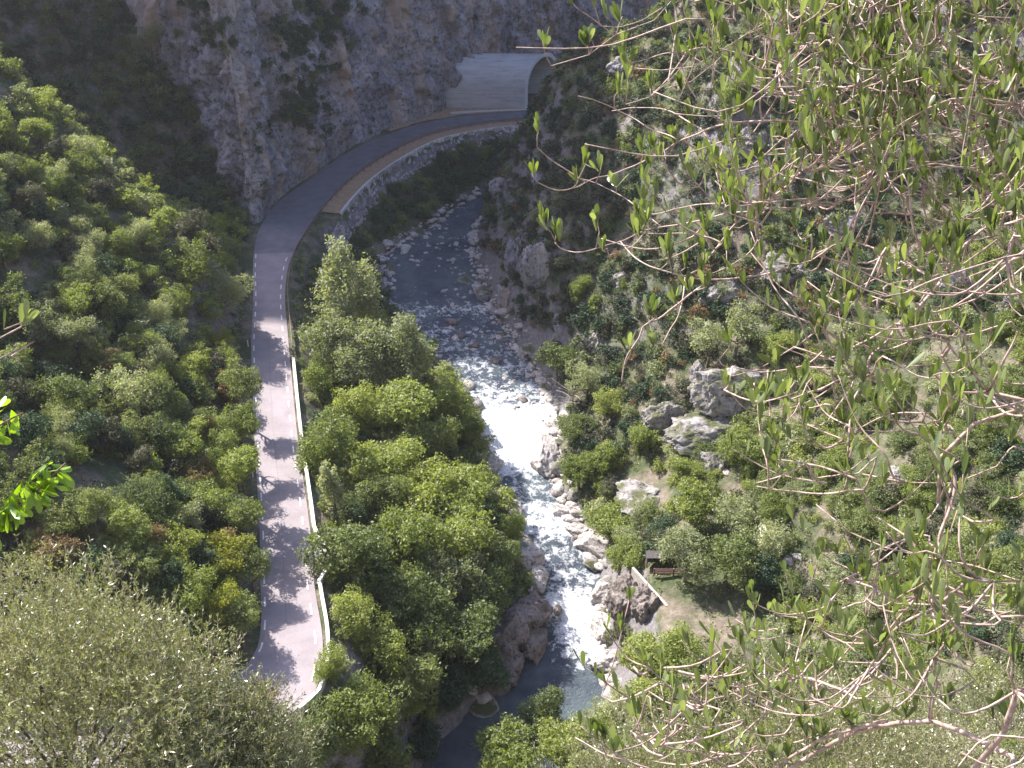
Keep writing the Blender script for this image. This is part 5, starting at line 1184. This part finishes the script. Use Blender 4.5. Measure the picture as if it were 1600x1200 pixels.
# small olive crowns below the viewpoint
def olive_crown(px_, py_, depth, R3, n_shoot, label, seed, lsz=.05, name='olive_tree', zcut=-1.1):
    r = np.random.default_rng(seed); c = np.array(ray(px_, py_, depth)); gz = float(hgt(c[0], c[1], False))
    o = empty(name, (c[0], c[1], gz)); tag(o, label, 'tree'); base = np.array([c[0], c[1], gz]); hc = c[2] - gz; R3 = np.array(R3)
    tb = MB(); tb.tube(smooth_poly([(0, 0, -.4), (.15, .05, hc * .3), (-.1, .1, hc * .65), (0, 0, hc)], 12), np.linspace(.13, .04, 12), 8); ends = []
    for k in range(16):
        d = r.normal(size=3); d[2] = abs(d[2]) * .8 + .1; d /= np.linalg.norm(d); e = np.array([0, 0, hc]) + d * R3 * .82; s0 = np.array([0, 0, hc * r.uniform(.5, .95)])
        tb.tube(smooth_poly([s0, (s0 + e) / 2 + r.normal(0, .08, 3), e], 8), np.linspace(.03, .006, 8), 5)
    tb.build('trunk', M['bark'], o)
    # shoots
    d = r.normal(size=(n_shoot, 3)); d /= np.linalg.norm(d, axis=1)[:, None]; d = d[d[:, 2] > zcut]; m_ = len(d)
    lump = 1 + .42 * fbm(d[:, 0] * 2.4, d[:, 1] * 2.4, d[:, 2] * 2.4, 3, seed)
    P0 = np.array([0, 0, hc]) + d * R3 * (lump * r.uniform(.2, 1.0, m_) ** .5)[:, None]
    sd_ = d * .5 + np.array([-.1, -.1, .55]) + r.normal(0, .35, (m_, 3)); sd_ /= np.linalg.norm(sd_, axis=1)[:, None]; Ls = r.uniform(.14, .38, m_)
    sm = MB()
    for i in range(0, m_, 2): sm.tube([P0[i], P0[i] + sd_[i] * Ls[i]], [.004, .0015], 3)
    sh_ = sm.build('twigs', M['twig'], o)
    k_ = 13; B = np.repeat(P0, k_, 0) + np.repeat(sd_ * Ls[:, None], k_, 0) * r.random((m_ * k_, 1)); n = len(B)
    ld = np.repeat(sd_, k_, 0) * .7 + r.normal(0, .55, (n, 3)) + [0, 0, .25]; ld /= np.linalg.norm(ld, axis=1)[:, None]
    s = np.cross(ld, r.normal(size=(n, 3))); s /= np.linalg.norm(s, axis=1)[:, None]; L_ = lsz * r.uniform(.6, 1.25, (n, 1)); W_ = L_ * .13
    V = np.stack([B, B + ld * L_ * .5 - s * W_, B + ld * L_, B + ld * L_ * .5 + s * W_], 1).reshape(-1, 3)
    obj('leaves', mesh_np('leaves', V, np.arange(len(V)).reshape(-1, 4), M['olive_small'], False), o)
    return o
olive_crown(335, 1215, 13.6, (1.2, 1.3, 1.25), 6500, 'smaller silvery olive crown at the bottom edge right of the big lower left one', 35, .06)
olive_crown(95, 1180, 12.5, (2.25, 2.2, 2.1), 14000, 'silvery olive crown filling the lower left corner in front of the road bend', 31, .062)
olive_crown(1290, 1285, 14.5, (3.0, 2.2, 1.7), 9500, 'silvery olive crown at the lower right under the arching branch', 32, .06)
olive_crown(1060, 1275, 15.5, (2.0, 1.8, 1.3), 4500, 'small silvery olive crown at bottom right of centre', 33, .06)
olive_crown(1560, 1215, 19, (2.6, 2.2, 1.7), 6000, 'silvery olive crown in the lower right corner behind the thick crossing branches', 34, .06)

# fresh green cherry sprays at the left border
ch = empty('cherry_tree', (-5.6, 2.6, 58.5)); tag(ch, 'cherry tree of which two bright green drooping sprays enter at the left border', 'tree'); chl = np.array([-5.6, 2.6, 58.5]); rc = np.random.default_rng(41)
mb = MB(); mb.tube(smooth_poly([(0, 0, -.8), (.1, .1, 1), (.3, .2, 2.4), (.4, .3, 4)], 12), np.linspace(.14, .06, 12), 8); mb.build('trunk', M['bark'], ch)
for pts, nlv in (([(-120, 900), (-60, 855), (0, 815), (40, 785), (75, 750), (102, 724)], 420), ([(-110, 760), (-60, 720), (-10, 672), (15, 655), (36, 645)], 200)):
    P = [np.array([.3, .2, 2.2]) + chl] + [np.array(ray(a, b, 4.6)) for a, b in pts]; Q = smooth_poly(P, 40)
    mb = MB(); mb.tube(Q - chl, np.linspace(.014, .004, 40), 6); bo = mb.build('branch', plain('red_twig', (.22, .12, .09), .2, 30), ch); lm = MB()
    for k in range(nlv):
        a = 1 - rc.random() ** 1.3 * .62; q = Q[int(a * 39)]; dr_ = np.array([rc.normal(0, .45), rc.normal(0, .4) - .1, -.75 + rc.normal(0, .4)])
        V, Fc = leaf_quads(rc, q + rc.normal(0, .032, 3) + [0, 0, .03] - chl, dr_, rc.uniform(.055, .105), rc.uniform(.028, .042)); lm.add(V, Fc)
    lm.build('leaves', M['cherry_leaf'], bo)
# a sprig of another olive at the left border
sg = empty('olive_tree', (-3.4, .8, 61.2)); tag(sg, 'olive tree outside the left border showing only one small sprig with a few leaves', 'tree'); sgl = np.array([-3.4, .8, 61.2])
mb = MB(); mb.tube(smooth_poly([(0, 0, -.6), (.1, 0, .8), (.2, .1, 2.6)], 10), np.linspace(.12, .04, 10), 8); mb.build('trunk', M['bark'], sg)
for pts in ([(-60, 590), (-20, 577), (0, 573), (18, 570), (31, 562)], [(-60, 560), (-20, 530), (0, 523), (6, 515)]):
    P = [sgl + [.15, .05, 1.9]] + [np.array(ray(a, b, 2.1)) for a, b in pts]; Q = smooth_poly(P, 24); mb = MB(); mb.tube(Q - sgl, np.linspace(.004, .0015, 24), 6); bo = mb.build('branch', M['twig'], sg); lm = MB()
    for k in range(7):
        q = Q[-1 - rc.integers(0, 4)] if pts[0][1] < 570 else Q[-6 - rc.integers(0, 6)]
        V, Fc = leaf_quads(rc, q - sgl, UPV + rc.normal(0, .35, 3), rc.uniform(.035, .055), .013); lm.add(V, Fc)
    lm.build('leaves', M['olive_leaf'], bo)
# ------------------------------------------------------------------ haze volume, added to veil the view and lower contrast
bm = bmesh.new(); bmesh.ops.create_cube(bm, size=1.0); me = bpy.data.meshes.new('haze'); bm.to_mesh(me); bm.free()
hz = obj('haze', me); hz.scale = (900, 560, 235); hz.location = (0, 165, 85); hz['kind'] = 'stuff'; hz['label'] = 'thin pale haze volume added to veil the gorge and soften contrast'
mh = bpy.data.materials.new('haze'); mh.use_nodes = True; t = mh.node_tree; t.nodes.remove(t.nodes['Principled BSDF'])
pv = t.nodes.new('ShaderNodeVolumePrincipled'); pv.inputs['Color'].default_value = (.88, .92, 1, 1); pv.inputs['Density'].default_value = .00015; pv.inputs['Anisotropy'].default_value = .35
t.links.new(pv.outputs[0], t.nodes['Material Output'].inputs['Volume']); me.materials.append(mh)
